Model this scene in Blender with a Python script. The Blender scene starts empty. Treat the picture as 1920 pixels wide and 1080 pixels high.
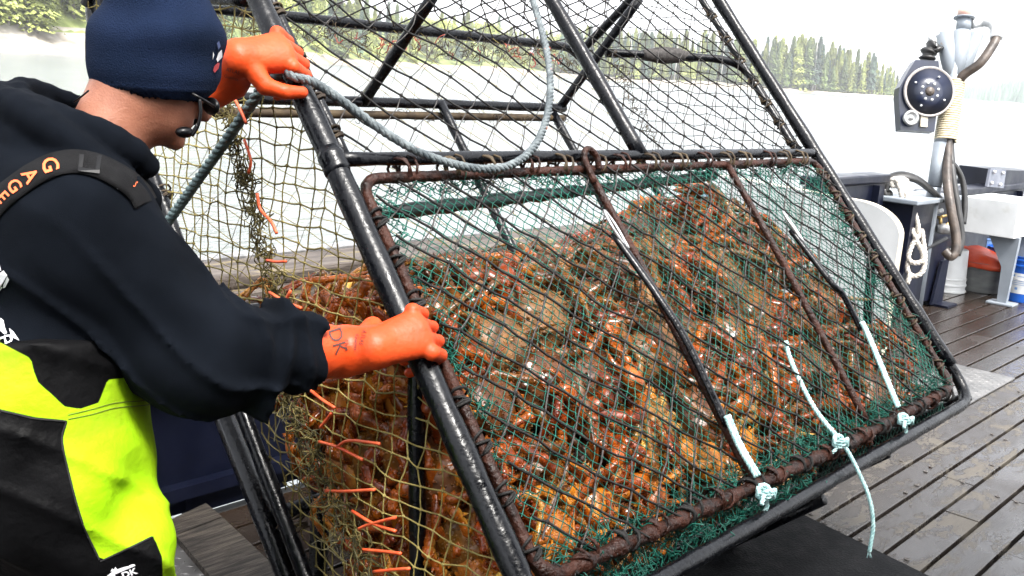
import bpy, bmesh, math, random
import numpy as np
from mathutils import Vector, Matrix, noise as mnoise
from mathutils.bvhtree import BVHTree

SC = bpy.context.scene
COL = SC.collection
random.seed(7)
RNG = np.random.default_rng(7)
R = math.radians

# ------------------------------------------------------------------ camera
# world axes: X along the deck planks, Y towards the rail, Z up, deck at z = 0
FPX, CAM_H = 1860.0, 1.5
_roll = math.atan(0.0714)
_pitch = math.atan((540 - (72 + 0.0714 * 960)) * math.cos(_roll) / FPX)
_head = R(42.0547)
def _to_world(v):                      # heading frame (right, forward, up) to world
    s, c = math.sin(_head), math.cos(_head)
    return np.array([v[0] * s + v[1] * c, -v[0] * c + v[1] * s, v[2]])
_F = np.array([0, math.cos(_pitch), -math.sin(_pitch)])
_D0 = np.array([0, -math.sin(_pitch), -math.cos(_pitch)])
_R0 = np.array([1.0, 0, 0])
CX = _to_world(math.cos(_roll) * _R0 - math.sin(_roll) * _D0)
CY = _to_world(math.sin(_roll) * _R0 + math.cos(_roll) * _D0)
CF = _to_world(_F)
CO = np.array([0, 0, CAM_H])
cam = bpy.data.cameras.new('camera')
cam.sensor_width = 36.0
cam.lens = FPX / 1920 * 36.0
cam.clip_start, cam.clip_end = 0.05, 20000
cam_ob = bpy.data.objects.new('camera', cam)
COL.objects.link(cam_ob)
cam_ob.matrix_world = Matrix(((CX[0], -CY[0], -CF[0], 0), (CX[1], -CY[1], -CF[1], 0),
                              (CX[2], -CY[2], -CF[2], CAM_H), (0, 0, 0, 1)))
SC.camera = cam_ob

# ------------------------------------------------------------------ sky, sun, exposure
SUN_EL, SUN_AZ = R(60), R(-105)         # azimuth measured from +X towards +Y
world = bpy.data.worlds.new('World'); SC.world = world; world.use_nodes = True
wn = world.node_tree; wn.nodes.clear()
w_out = wn.nodes.new('ShaderNodeOutputWorld'); w_bg = wn.nodes.new('ShaderNodeBackground')
w_sky = wn.nodes.new('ShaderNodeTexSky'); w_hs = wn.nodes.new('ShaderNodeHueSaturation')
w_sky.sky_type = 'NISHITA'; w_sky.sun_disc = False
w_sky.sun_elevation = SUN_EL; w_sky.sun_rotation = math.pi / 2 - SUN_AZ
w_sky.air_density = 1.0; w_sky.dust_density = 4.0; w_sky.ozone_density = 1.0
w_hs.inputs['Saturation'].default_value = 0.18
wn.links.new(w_sky.outputs[0], w_hs.inputs['Color']); wn.links.new(w_hs.outputs[0], w_bg.inputs[0])
w_bg.inputs[1].default_value = 0.15
wn.links.new(w_bg.outputs[0], w_out.inputs[0])
sun = bpy.data.lights.new('sun', 'SUN'); sun.energy = 1.3; sun.angle = R(12); sun.color = (1, 0.96, 0.9)
sun_ob = bpy.data.objects.new('sun', sun); COL.objects.link(sun_ob)
_sd = Vector((math.cos(SUN_EL) * math.cos(SUN_AZ), math.cos(SUN_EL) * math.sin(SUN_AZ), math.sin(SUN_EL)))
sun_ob.rotation_euler = _sd.to_track_quat('Z', 'Y').to_euler()
SC.view_settings.view_transform = 'Standard'; SC.view_settings.look = 'None'
SC.view_settings.exposure = 2.4; SC.view_settings.gamma = 1.0
SC.view_settings.use_curve_mapping = False
SC.cycles.max_bounces = 6; SC.cycles.diffuse_bounces = 3; SC.cycles.glossy_bounces = 3
SC.cycles.transparent_max_bounces = 8; SC.cycles.volume_bounces = 0

# ------------------------------------------------------------------ placing helpers
def ray(px, py):
    """direction of a photo pixel; its component along the view axis is 1"""
    return ((px - 960) * CX + (py - 540) * CY + FPX * CF) / FPX
def at(px, py, d):                     # point seen at a pixel, d metres deep
    return CO + ray(px, py) * d
def on_z(px, py, z):
    r = ray(px, py); return CO + r * ((z - CAM_H) / r[2])
def on_y(px, py, y):
    r = ray(px, py); return CO + r * (y / r[1])
def on_x(px, py, x):
    r = ray(px, py); return CO + r * (x / r[0])
# crab pot frame: p along the planks, u up its big face, n into the pot
_U = np.array([0, 0.66496155, 0.74687759]); _N = np.array([0, 0.74687759, -0.66496155]); _P = np.array([1.0, 0, 0])
POT0 = np.array([1.24137, 1.61339, CAM_H - 0.19673])
def face_pt(px, py, n=0.0):            # where a pixel's ray meets the pot's big face (or a plane n behind it)
    r = ray(px, py); q = POT0 + n * _N; return CO + r * (((q - CO) @ _N) / (r @ _N))
def pot(p, u, n=0.0):
    return POT0 + p * _P + u * _U + n * _N

# ------------------------------------------------------------------ object helpers
def tag(o, label=None, cat=None, group=None, kind=None):
    if label: o['label'] = label
    if cat: o['category'] = cat
    if group: o['group'] = group
    if kind: o['kind'] = kind
    return o
def empty(name, loc=(0, 0, 0), rotz=0.0):
    o = bpy.data.objects.new(name, None); COL.objects.link(o)
    o.location = Vector(loc); o.rotation_euler = (0, 0, rotz); o.empty_display_size = 0.1
    return o
def keep_world(o, parent):
    """parent without moving: meshes are built in world coordinates"""
    if parent is not None:
        o.parent = parent
        m = Matrix.Translation(parent.location) @ parent.rotation_euler.to_matrix().to_4x4()
        o.matrix_parent_inverse = m.inverted()
def copy_tree(src, kids):
    r = src.copy(); COL.objects.link(r)
    for ch in kids:
        c = ch.copy(); COL.objects.link(c); c.parent = r
    return r
def link_mesh(name, verts, faces, mats, mi=None, parent=None, smooth=True, local=False):
    me = bpy.data.meshes.new(name)
    me.from_pydata([tuple(map(float, v)) for v in verts], [], [tuple(map(int, f)) for f in faces])
    for m in (mats if isinstance(mats, (list, tuple)) else [mats]): me.materials.append(m)
    if mi is not None: me.polygons.foreach_set('material_index', np.asarray(mi, dtype=np.int32))
    if smooth: me.polygons.foreach_set('use_smooth', np.ones(len(me.polygons), dtype=bool))
    me.update()
    o = bpy.data.objects.new(name, me); COL.objects.link(o)
    if parent is not None:
        if local: o.parent = parent
        else: keep_world(o, parent)
    return o
def set_sharp(o, angle=35):
    o.data.set_sharp_from_angle(angle=R(angle)); return o

def frame_of(d):
    d = d / (np.linalg.norm(d) + 1e-12)
    a = np.array([0, 0, 1.0]) if abs(d[2]) < 0.9 else np.array([1.0, 0, 0])
    x = np.cross(a, d); x /= np.linalg.norm(x)
    return x, np.cross(d, x), d
def bez(pts, n=12, closed=False):
    """Catmull-Rom through points"""
    P = [np.asarray(p, float) for p in pts]
    if closed: P = [P[-1]] + P + [P[0], P[1]]
    else: P = [2 * P[0] - P[1]] + P + [2 * P[-1] - P[-2]]
    out = []
    for i in range(1, len(P) - 2):
        for k in range(n):
            t = k / n
            out.append(0.5 * ((2 * P[i]) + (-P[i - 1] + P[i + 1]) * t + (2 * P[i - 1] - 5 * P[i] + 4 * P[i + 1] - P[i + 2]) * t * t
                              + (-P[i - 1] + 3 * P[i] - 3 * P[i + 1] + P[i + 2]) * t ** 3))
    if not closed: out.append(P[-2])
    return out
def round_poly(pts, rad, n=6, closed=True):
    """polyline with rounded corners"""
    P = [np.asarray(p, float) for p in pts]; out = []; m = len(P)
    for i in range(m):
        if not closed and i in (0, m - 1): out.append(P[i]); continue
        a, b, c = P[i - 1], P[i], P[(i + 1) % m]
        da = (a - b) / np.linalg.norm(a - b); dc = (c - b) / np.linalg.norm(c - b)
        s, e = b + da * rad, b + dc * rad
        for k in range(n + 1):
            t = k / n; out.append((1 - t) ** 2 * s + 2 * t * (1 - t) * b + t * t * e)
    return out

class MB:
    """collects shapes into one mesh"""
    def __init__(s): s.v = []; s.f = []; s.m = []; s.mi = 0
    def add(s, verts, faces):
        b = len(s.v); s.v.extend(verts); s.f.extend([tuple(i + b for i in f) for f in faces]); s.m.extend([s.mi] * len(faces)); return s
    def tube(s, pts, rad, seg=8, closed=False, caps=True, squash=None):
        P = [np.asarray(p, float) for p in pts]; n = len(P)
        rr = rad if isinstance(rad, (list, tuple, np.ndarray)) else [rad] * n
        verts = []; x = None
        for i in range(n):
            d = (P[(i + 1) % n] - P[i - 1]) if closed else (P[min(i + 1, n - 1)] - P[max(i - 1, 0)])
            d = d / (np.linalg.norm(d) + 1e-12)
            if x is None: x, y, _ = frame_of(d)
            else:
                x = x - d * (x @ d); x /= (np.linalg.norm(x) + 1e-12)
            y = np.cross(d, x)
            for k in range(seg):
                a = 2 * math.pi * k / seg
                sy = squash if squash else 1.0
                verts.append(P[i] + rr[i] * (math.cos(a) * x + math.sin(a) * sy * y))
        faces = []
        for i in range(n if closed else n - 1):
            j = (i + 1) % n
            for k in range(seg):
                l = (k + 1) % seg
                faces.append((i * seg + k, i * seg + l, j * seg + l, j * seg + k))
        if caps and not closed:
            faces.append(tuple(range(seg))[::-1]); faces.append(tuple((n - 1) * seg + k for k in range(seg)))
        return s.add(verts, faces)
    def box(s, c, size, ax=None, bevel=0.0):
        c = np.asarray(c, float); h = np.asarray(size, float) / 2
        ax = np.eye(3) if ax is None else np.asarray(ax, float)
        if bevel <= 0:
            vs = [c + (i * h[0]) * ax[0] + (j * h[1]) * ax[1] + (k * h[2]) * ax[2] for i in (-1, 1) for j in (-1, 1) for k in (-1, 1)]
            return s.add(vs, [(0, 1, 3, 2), (4, 6, 7, 5), (0, 4, 5, 1), (2, 3, 7, 6), (0, 2, 6, 4), (1, 5, 7, 3)])
        bm = bmesh.new(); bmesh.ops.create_cube(bm, size=1)
        for v in bm.verts: v.co = Vector((v.co.x * 2 * h[0], v.co.y * 2 * h[1], v.co.z * 2 * h[2]))
        bmesh.ops.bevel(bm, geom=list(bm.edges), offset=bevel, segments=2, affect='EDGES', profile=0.5)
        bm.verts.index_update()
        vs = [c + v.co.x * ax[0] + v.co.y * ax[1] + v.co.z * ax[2] for v in bm.verts]
        fs = [tuple(v.index for v in f.verts) for f in bm.faces]; bm.free()
        return s.add(vs, fs)
    def lathe(s, c, prof, seg=24, ax=None):
        """profile of (radius, height) about the third axis"""
        c = np.asarray(c, float); ax = np.eye(3) if ax is None else np.asarray(ax, float)
        vs = []; n = len(prof)
        for r, h in prof:
            for k in range(seg):
                a = 2 * math.pi * k / seg
                vs.append(c + r * (math.cos(a) * ax[0] + math.sin(a) * ax[1]) + h * ax[2])
        fs = [(i * seg + k, i * seg + (k + 1) % seg, (i + 1) * seg + (k + 1) % seg, (i + 1) * seg + k) for i in range(n - 1) for k in range(seg)]
        if prof[0][0] > 1e-6: fs.append(tuple(range(seg))[::-1])
        if prof[-1][0] > 1e-6: fs.append(tuple((n - 1) * seg + k for k in range(seg)))
        return s.add(vs, fs)
    def blob(s, c, r, sub=1):
        vs, fs = ICO[sub]; c = np.asarray(c, float); r = np.asarray(r, float)
        return s.add([c + v * r for v in vs], fs)
    def prism(s, outline, d, back=None):
        """closed outline (3-D points) pushed along d"""
        o = [np.asarray(p, float) for p in outline]; n = len(o); d = np.asarray(d, float)
        vs = o + [p + d for p in o]
        fs = [tuple(range(n))[::-1], tuple(range(n, 2 * n))] + [(i, (i + 1) % n, n + (i + 1) % n, n + i) for i in range(n)]
        return s.add(vs, fs)
    def rope(s, path, r, pitch=0.05, seg=5, strands=3, per=7):
        """laid rope: strands wound round a path"""
        P = [np.asarray(p, float) for p in path]
        L = [0.0]
        for a, b in zip(P, P[1:]): L.append(L[-1] + np.linalg.norm(b - a))
        n = max(6, int(L[-1] / pitch * per)); ts = np.linspace(0, L[-1], n)
        A = np.array(P); pts = np.stack([np.interp(ts, L, A[:, k]) for k in range(3)], 1)
        x = None; fr = []
        for i in range(n):
            d = pts[min(i + 1, n - 1)] - pts[max(i - 1, 0)]; d /= np.linalg.norm(d) + 1e-12
            if x is None: x, y, _ = frame_of(d)
            else: x = x - d * (x @ d); x /= np.linalg.norm(x)
            fr.append((x, np.cross(d, x)))
        for k in range(strands):
            q = []
            for i in range(n):
                a = 2 * math.pi * (ts[i] / pitch + k / strands)
                q.append(pts[i] + r * 0.5 * (math.cos(a) * fr[i][0] + math.sin(a) * fr[i][1]))
            s.tube(q, r * 0.56, seg)
        return s
    def build(s, name, mats, parent=None, smooth=True, sharp=None, local=False):
        o = link_mesh(name, s.v, s.f, mats, s.m, parent, smooth, local)
        if sharp: set_sharp(o, sharp)
        return o
def _ico(sub):
    bm = bmesh.new(); bmesh.ops.create_icosphere(bm, subdivisions=max(sub, 1), radius=1)
    r = ([np.array(v.co) for v in bm.verts], [tuple(v.index for v in f.verts) for f in bm.faces]); bm.free(); return r
ICO = {k: _ico(k) for k in (1, 2, 3, 4)}

# signed distance shapes polygonised by surface nets (cloth, skin, gloves)
def sd_cone(p, a, b, ra, rb):
    a = np.asarray(a); b = np.asarray(b); ab = b - a
    t = np.clip(((p - a) @ ab) / (ab @ ab), 0, 1)
    return np.linalg.norm(p - a - t[..., None] * ab, axis=-1) - (ra + (rb - ra) * t)
def sd_ell(p, c, r, ax=None):
    q = p - np.asarray(c)
    if ax is not None: q = q @ np.asarray(ax).T
    r = np.asarray(r, float)
    k0 = np.linalg.norm(q / r, axis=-1); k1 = np.linalg.norm(q / (r * r), axis=-1)
    return k0 * (k0 - 1.0) / (k1 + 1e-9)
def smin(a, b, k):
    h = np.clip(0.5 + 0.5 * (b - a) / k, 0, 1)
    return b + (a - b) * h - k * h * (1 - h)
def sdf_mesh(fn, lo, hi, res):
    lo = np.asarray(lo, float); hi = np.asarray(hi, float)
    n = np.ceil((hi - lo) / res).astype(int) + 1
    g = [lo[i] + np.arange(n[i]) * res for i in range(3)]
    D = np.empty(n, dtype=np.float32)
    for i in range(n[0]):
        Y, Z = np.meshgrid(g[1], g[2], indexing='ij')
        D[i] = fn(np.stack([np.full_like(Y, g[0][i]), Y, Z], -1))
    ins = D < 0
    c = [ins[a:n[0] - 1 + a, b:n[1] - 1 + b, d:n[2] - 1 + d] for a in (0, 1) for b in (0, 1) for d in (0, 1)]
    cnt = sum(x.astype(np.int8) for x in c); act = (cnt > 0) & (cnt < 8)
    idx = np.full(act.shape, -1, dtype=np.int64); I = np.argwhere(act); idx[act] = np.arange(len(I))
    acc = np.zeros((len(I), 3)); num = np.zeros(len(I))
    corners = np.array([(a, b, d) for a in (0, 1) for b in (0, 1) for d in (0, 1)])
    for i in range(8):
        for j in range(i + 1, 8):
            if np.abs(corners[i] - corners[j]).sum() != 1: continue
            pa = I + corners[i]; pb = I + corners[j]
            da = D[pa[:, 0], pa[:, 1], pa[:, 2]]; db = D[pb[:, 0], pb[:, 1], pb[:, 2]]
            m = (da < 0) != (db < 0); t = np.where(m, da / (da - db + 1e-12), 0)
            acc[m] += (pa + (pb - pa) * t[:, None])[m]; num[m] += 1
    V = lo + acc / num[:, None] * res
    Fs = []
    for ax in range(3):
        o = [0, 0, 0]; o[ax] = 1
        A = ins[:n[0] - o[0], :n[1] - o[1], :n[2] - o[2]]; B = ins[o[0]:, o[1]:, o[2]:]
        E = np.argwhere(A != B); b, c2 = [(1, 2), (2, 0), (0, 1)][ax]
        E = E[(E[:, b] > 0) & (E[:, c2] > 0) & (E[:, b] < n[b] - 1) & (E[:, c2] < n[c2] - 1)]
        if len(E) == 0: continue
        s = A[E[:, 0], E[:, 1], E[:, 2]]
        db_ = np.zeros(3, int); db_[b] = 1; dc_ = np.zeros(3, int); dc_[c2] = 1
        q = [E - db_ - dc_, E - dc_, E, E - db_]
        q = np.stack([idx[x[:, 0], x[:, 1], x[:, 2]] for x in q], 1)
        q[~s] = q[~s][:, ::-1]
        Fs.append(q)
    return V, np.concatenate(Fs)
def fbm(P, scale, seed=0.0, octs=2):
    """cheap smooth noise on arrays: sums of rotated sines"""
    r = np.random.default_rng(int(seed * 10) + 3); out = 0; amp = 1.0
    for o in range(octs):
        for k in range(4):
            d = r.normal(size=3); d /= np.linalg.norm(d)
            out = out + amp * 0.35 * np.sin(P @ d * scale * (0.8 + 0.4 * r.random()) + r.random() * 6.28 + 0.7 * np.sin(P @ np.roll(d, 1) * scale * 0.6))
        scale *= 2.1; amp *= 0.5
    return out

# ------------------------------------------------------------------ materials
def nodes_of(name):
    m = bpy.data.materials.new(name); m.use_nodes = True
    nt = m.node_tree; return m, nt, nt.nodes['Principled BSDF']
def mat(name, c1, c2=None, scale=8.0, rough=0.5, rough2=None, bump=0.0, bscale=None, metal=0.0, detail=6.0, spec=0.5,
        coat=0.0, stops=(0.35, 0.65), rand=0.0, stretch=None, sheen=0.0, extra=None, espread=(0.6, 0.68), escale=None):
    """noise-mottled surface; rand varies brightness per object; extra adds a third patchy colour"""
    m, nt, b = nodes_of(name); N, L = nt.nodes, nt.links
    tc = N.new('ShaderNodeTexCoord'); vec = tc.outputs['Object']
    if stretch:
        mp = N.new('ShaderNodeMapping'); mp.inputs['Scale'].default_value = stretch
        L.new(vec, mp.inputs[0]); vec = mp.outputs[0]
    nz = N.new('ShaderNodeTexNoise'); nz.inputs['Scale'].default_value = scale; nz.inputs['Detail'].default_value = detail
    L.new(vec, nz.inputs['Vector'])
    rp = N.new('ShaderNodeValToRGB'); rp.color_ramp.elements[0].position, rp.color_ramp.elements[1].position = stops
    rp.color_ramp.elements[0].color = (*c1, 1); rp.color_ramp.elements[1].color = (*(c2 or c1), 1)
    L.new(nz.outputs['Fac'], rp.inputs[0]); col = rp.outputs[0]
    if extra:
        n2 = N.new('ShaderNodeTexNoise'); n2.inputs['Scale'].default_value = escale or scale * 0.5; n2.inputs['Detail'].default_value = 8
        L.new(vec, n2.inputs['Vector'])
        r2 = N.new('ShaderNodeMapRange'); r2.inputs[1].default_value, r2.inputs[2].default_value = espread
        L.new(n2.outputs['Fac'], r2.inputs[0])
        mx = N.new('ShaderNodeMix'); mx.data_type = 'RGBA'; L.new(r2.outputs[0], mx.inputs[0])
        L.new(col, mx.inputs[6]); mx.inputs[7].default_value = (*extra, 1); col = mx.outputs[2]
    if rand:
        oi = N.new('ShaderNodeObjectInfo'); hs = N.new('ShaderNodeHueSaturation')
        mr = N.new('ShaderNodeMapRange'); mr.inputs[3].default_value = 1 - rand; mr.inputs[4].default_value = 1 + rand
        L.new(oi.outputs['Random'], mr.inputs[0]); L.new(mr.outputs[0], hs.inputs['Value']); L.new(col, hs.inputs['Color']); col = hs.outputs[0]
    L.new(col, b.inputs['Base Color'])
    b.inputs['Metallic'].default_value = metal; b.inputs['Specular IOR Level'].default_value = spec
    b.inputs['Coat Weight'].default_value = coat; b.inputs['Coat Roughness'].default_value = 0.12
    if sheen: b.inputs['Sheen Weight'].default_value = sheen
    if rough2 is None: b.inputs['Roughness'].default_value = rough
    else:
        mr = N.new('ShaderNodeMapRange'); mr.inputs[1].default_value = 0.35; mr.inputs[2].default_value = 0.65
        mr.inputs[3].default_value = rough; mr.inputs[4].default_value = rough2
        L.new(nz.outputs['Fac'], mr.inputs[0]); L.new(mr.outputs[0], b.inputs['Roughness'])
    if bump:
        nb = N.new('ShaderNodeTexNoise'); nb.inputs['Scale'].default_value = bscale or scale * 3; nb.inputs['Detail'].default_value = 4
        L.new(vec, nb.inputs['Vector'])
        bp = N.new('ShaderNodeBump'); bp.inputs['Strength'].default_value = bump; bp.inputs['Distance'].default_value = 0.01
        L.new(nb.outputs['Fac'], bp.inputs['Height']); L.new(bp.outputs[0], b.inputs['Normal'])
    return m
# ================================================================== SEA, SHORES, FOREST
_ns = np.cross(ray(1920, 193), ray(0, 66)); _ns /= np.linalg.norm(_ns)
if _ns[2] < 0: _ns = -_ns
SEA0 = CO - 2.8 * _ns
_sg = CF - _ns * (CF @ _ns); _sg /= np.linalg.norm(_sg); _sr = np.cross(_sg, _ns)
def sea(r, g, h=0.0):                   # right, forward, up over the (slightly heeled) water
    return SEA0 + r * _sr + g * _sg + h * _ns
def sea_dir(px):
    v = ray(px, 140); a, b = v @ _sr, v @ _sg; l = math.hypot(a, b); return a / l, b / l
M_water = mat('sea_water', (0.125, 0.138, 0.142), (0.155, 0.168, 0.172), scale=0.3, rough=0.16, bump=0.0)
_nt = M_water.node_tree; _b = _nt.nodes['Principled BSDF']; _b.inputs['IOR'].default_value = 1.33
_tc = _nt.nodes.new('ShaderNodeTexCoord')
_bp = None
for _s, _d, _st in ((0.9, 0.4, 0.6), (5.0, 0.09, 0.6)):
    _n = _nt.nodes.new('ShaderNodeTexNoise'); _n.inputs['Scale'].default_value = _s; _n.inputs['Detail'].default_value = 3
    _mp = _nt.nodes.new('ShaderNodeMapping'); _mp.inputs['Scale'].default_value = (1, 2.2, 1)
    _nt.links.new(_tc.outputs['Object'], _mp.inputs[0]); _nt.links.new(_mp.outputs[0], _n.inputs['Vector'])
    _q = _nt.nodes.new('ShaderNodeBump'); _q.inputs['Strength'].default_value = _st; _q.inputs['Distance'].default_value = _d
    _nt.links.new(_n.outputs['Fac'], _q.inputs['Height'])
    if _bp: _nt.links.new(_bp.outputs[0], _q.inputs['Normal'])
    _bp = _q
_nt.links.new(_bp.outputs[0], _b.inputs['Normal'])
_v = [sea(-3000, -3000), sea(3000, -3000), sea(3000, 3000), sea(-3000, 3000)]
tag(link_mesh('sea', _v, [(0, 1, 2, 3)], M_water, smooth=False), kind='structure')

SHORE = ([-900, -500, -200, 0, 160, 400, 760, 1000, 1400, 1640, 1700], [240, 200, 185, 190, 210, 300, 470, 550, 620, 670, 690])
def shore_d(px): return float(np.interp(px, *SHORE))
def land_h(px, b):                      # ground height b metres behind the waterline
    j = 0.8 * math.sin(px * 0.015) + 0.4 * math.sin(px * 0.034 + 1)
    bw = float(np.interp(px, [0, 200, 700, 1640, 1700], [13, 13, 16, 10, 5]))
    bh = float(np.interp(px, [0, 200, 700, 1640, 1700], [2.8, 2.8, 3.0, 2.0, 1.2])) + 0.25 * j
    if b < bw: return -0.6 + (bh + 0.6) * max(0, b / bw) ** 0.8
    k = float(np.interp(px, [-200, 300, 700, 1100, 1500, 1640, 1700], [0.55, 0.5, 0.16, 0.05, 0.05, 0.02, 0.0]))
    return bh + (b - bw) * k + 0.5 * j
M_beach = mat('beach_rock', (0.17, 0.15, 0.12), (0.30, 0.28, 0.24), scale=0.25, rough=0.9, bump=0.5, bscale=0.8, detail=10,
              extra=(0.12, 0.105, 0.065), escale=0.06, espread=(0.55, 0.7))
M_soil = mat('forest_floor', (0.10, 0.13, 0.03), (0.2, 0.23, 0.07), scale=0.3, rough=1.0, detail=8)
def land(name, rows, px0, px1, m):
    cols = list(range(px0, px1 + 1, 20)); vs = []; fs = []
    for px in cols:
        a, b = sea_dir(px); d = shore_d(px)
        for r in rows:
            jit = 2.0 * math.sin(px * 0.017 + r * 0.1)
            vs.append(sea(a * (d + r + jit), b * (d + r + jit), land_h(px, r)))
    n = len(rows)
    for i in range(len(cols) - 1):
        for k in range(n - 1): fs.append((i * n + k, (i + 1) * n + k, (i + 1) * n + k + 1, i * n + k + 1))
    return tag(link_mesh(name, vs, fs, m), kind='structure')
land('beach', [-3, 0, 2, 4, 7, 10, 13, 17], -900, 1700, M_beach)
land('hills', [15, 20, 30, 50, 90, 150], -900, 1700, M_soil)

# conifers: a tapered trunk and a crown of drooping sprays, several habits
def foliage(name, c1, c2, rand):
    m = mat(name, c1, c2, scale=0.9, rough=0.85, rand=rand, detail=3, spec=0.15)
    m.node_tree.nodes['Principled BSDF'].inputs['Subsurface Weight'].default_value = 0.0
    return m
M_leaf = [foliage('spruce_green', (0.09, 0.13, 0.05), (0.18, 0.22, 0.08), 0.35),
          foliage('hemlock_green', (0.19, 0.22, 0.06), (0.32, 0.35, 0.11), 0.3),
          foliage('bluish_fir_green', (0.07, 0.115, 0.085), (0.13, 0.18, 0.12), 0.3),
          foliage('alder_green', (0.22, 0.26, 0.06), (0.36, 0.38, 0.11), 0.25)]
M_bark = mat('bark', (0.12, 0.10, 0.08), (0.22, 0.2, 0.17), scale=3, rough=0.9)
M_snag = mat('dead_wood', (0.4, 0.38, 0.34), (0.55, 0.53, 0.5), scale=3, rough=0.9)
def conifer(seed, n, wid, taper, bare, leaf, size):
    r = random.Random(seed); t = MB()
    t.tube([(0, 0, -0.04), (0.004, 0, 0.4), (0, 0.003, 0.8), (0, 0, 0.99)], [0.014, 0.011, 0.006, 0.0015], 6)
    for k in range(14):
        h = r.uniform(0.1, 0.6); a = r.uniform(0, 6.28); l = wid * 0.7 * (1 - h * 0.6)
        t.tube([(0, 0, h), (l * math.cos(a), l * math.sin(a), h - 0.02)], [0.003, 0.001], 4)
    c = MB()
    for k in range(n):
        h = bare + (1 - bare) * r.random() ** 0.85
        gap = 0.75 + 0.25 * math.sin(h * 37 + seed) * math.sin(seed + 3 * h)
        Rm = wid * (1 - (h - bare) / (1 - bare)) ** taper * gap + 0.006
        a = r.uniform(0, 2 * math.pi); lop = 1 + 0.25 * math.sin(a * 2 + seed + h * 5)
        rr = Rm * lop * math.sqrt(r.uniform(0.15, 1))
        p = np.array([rr * math.cos(a), rr * math.sin(a), h - rr * 0.35])
        out = np.array([math.cos(a), math.sin(a), r.uniform(-0.9, -0.1)]); out /= np.linalg.norm(out)
        sd = np.cross(out, (0, 0, 1)); sd /= np.linalg.norm(sd); s = size * r.uniform(0.6, 1.3)
        up = np.cross(sd, out) * s * 0.35
        c.add([p - sd * s * 0.5, p - out * s * 0.4 + up, p + sd * s * 0.5, p + out * s], [(0, 1, 2), (0, 2, 3)])
    tr = empty('conifer_tree')
    a = t.build('trunk', M_bark, tr, local=True); b = c.build('crown', leaf, tr, smooth=False, local=True)
    return tr, [a, b]
def broadleaf(seed, n, leaf):
    r = random.Random(seed); t = MB(); c = MB()
    t.tube([(0, 0, -0.04), (0.01, 0, 0.3), (0.03, 0.02, 0.7)], [0.02, 0.014, 0.005], 6)
    for k in range(7):
        a = r.uniform(0, 6.28); h = r.uniform(0.25, 0.7); cc = np.array([0.17 * math.cos(a), 0.17 * math.sin(a), h + 0.12])
        t.tube([(0.01, 0, h - 0.1), cc], [0.008, 0.003], 4)
        for q in range(n // 7):
            v = np.array([r.gauss(0, 1), r.gauss(0, 1), r.gauss(0, 0.8)]); p = cc + v * 0.075; s = 0.017 * r.uniform(0.6, 1.3)
            o = np.array([r.gauss(0, 1) for _ in range(3)]); o /= np.linalg.norm(o); x, y, _ = frame_of(o)
            c.add([p + x * s, p + y * s, p - x * s, p - y * s], [(0, 1, 2, 3)])
    tr = empty('leafy_tree'); a = t.build('trunk', M_bark, tr, local=True); b = c.build('crown', leaf, tr, smooth=False, local=True)
    return tr, [a, b]
def snag(seed):
    r = random.Random(seed); t = MB(); t.tube([(0, 0, -0.04), (0.01, 0, 0.5), (0, 0.01, 1)], [0.013, 0.008, 0.002], 6)
    tr = empty('dead_tree'); a = t.build('trunk', M_snag, tr, local=True); b = MB()
    for k in range(26):
        h = r.uniform(0.3, 0.97); q = r.uniform(0, 6.28); l = 0.09 * (1.1 - h)
        b.tube([(0, 0, h), (l * math.cos(q), l * math.sin(q), h + r.uniform(-0.02, 0.03))], [0.003, 0.001], 4)
    return tr, [a, b.build('bare_branches', M_snag, tr, local=True)]
PROTO = [conifer(1, 1500, 0.15, 0.75, 0.06, M_leaf[0], 0.032), conifer(2, 1400, 0.12, 0.6, 0.1, M_leaf[1], 0.032),
         conifer(3, 1250, 0.10, 0.7, 0.15, M_leaf[2], 0.030), conifer(4, 1800, 0.17, 0.9, 0.03, M_leaf[1], 0.032),
         broadleaf(5, 2100, M_leaf[3]), snag(6)]
KIND = ['dark green pointed spruce', 'yellow green hemlock', 'bluish green slim fir', 'broad bright green hemlock', 'bright leafy alder', 'bare grey dead tree']
_used = [False] * 6
def plant(k, px, back, h, where, group):
    a, b = sea_dir(px); d = shore_d(px) + back
    if not _used[k]: o = PROTO[k][0]; _used[k] = True
    else: o = copy_tree(*PROTO[k])
    up = Vector(_ns); q = up.to_track_quat('Z', 'Y')
    o.rotation_euler = q.to_euler(); o.rotation_euler.rotate_axis('Z', random.uniform(0, 6.28))
    o.location = Vector(sea(a * d, b * d, land_h(px, back) - 0.3)); o.scale = (h * random.uniform(1.05, 1.5),) * 2 + (h,)
    tag(o, KIND[k] + ' ' + where, 'tree', KIND[k] + ' trees ' + group)
_tr = random.Random(21)
for i in range(64):                      # near shore, behind the man
    px = _tr.uniform(-160, 215); back = 15 + 26 * (i % 3) / 2 + _tr.uniform(0, 6)
    k = _tr.choice([4, 4, 3, 1, 4, 3, 5 if i % 7 == 0 else 1])
    plant(k, px, back, _tr.uniform(13, 22) if k == 4 else _tr.uniform(17, 25), 'on the near shore left of the man', 'on the near left shore')
for i in range(84):                      # wooded slope seen through the net
    px = 330 + 730 * ((i * 0.618) % 1); back = 16 + 14 * (i % 4) + _tr.uniform(0, 7)
    plant(_tr.choice([0, 1, 3, 1, 3, 4, 2]), px, back, _tr.uniform(19, 29) * float(np.interp(px, [400, 700, 1060], [0.9, 0.85, 0.85])), 'on the slope seen through the upper net', 'on the slope behind the net')
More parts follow.
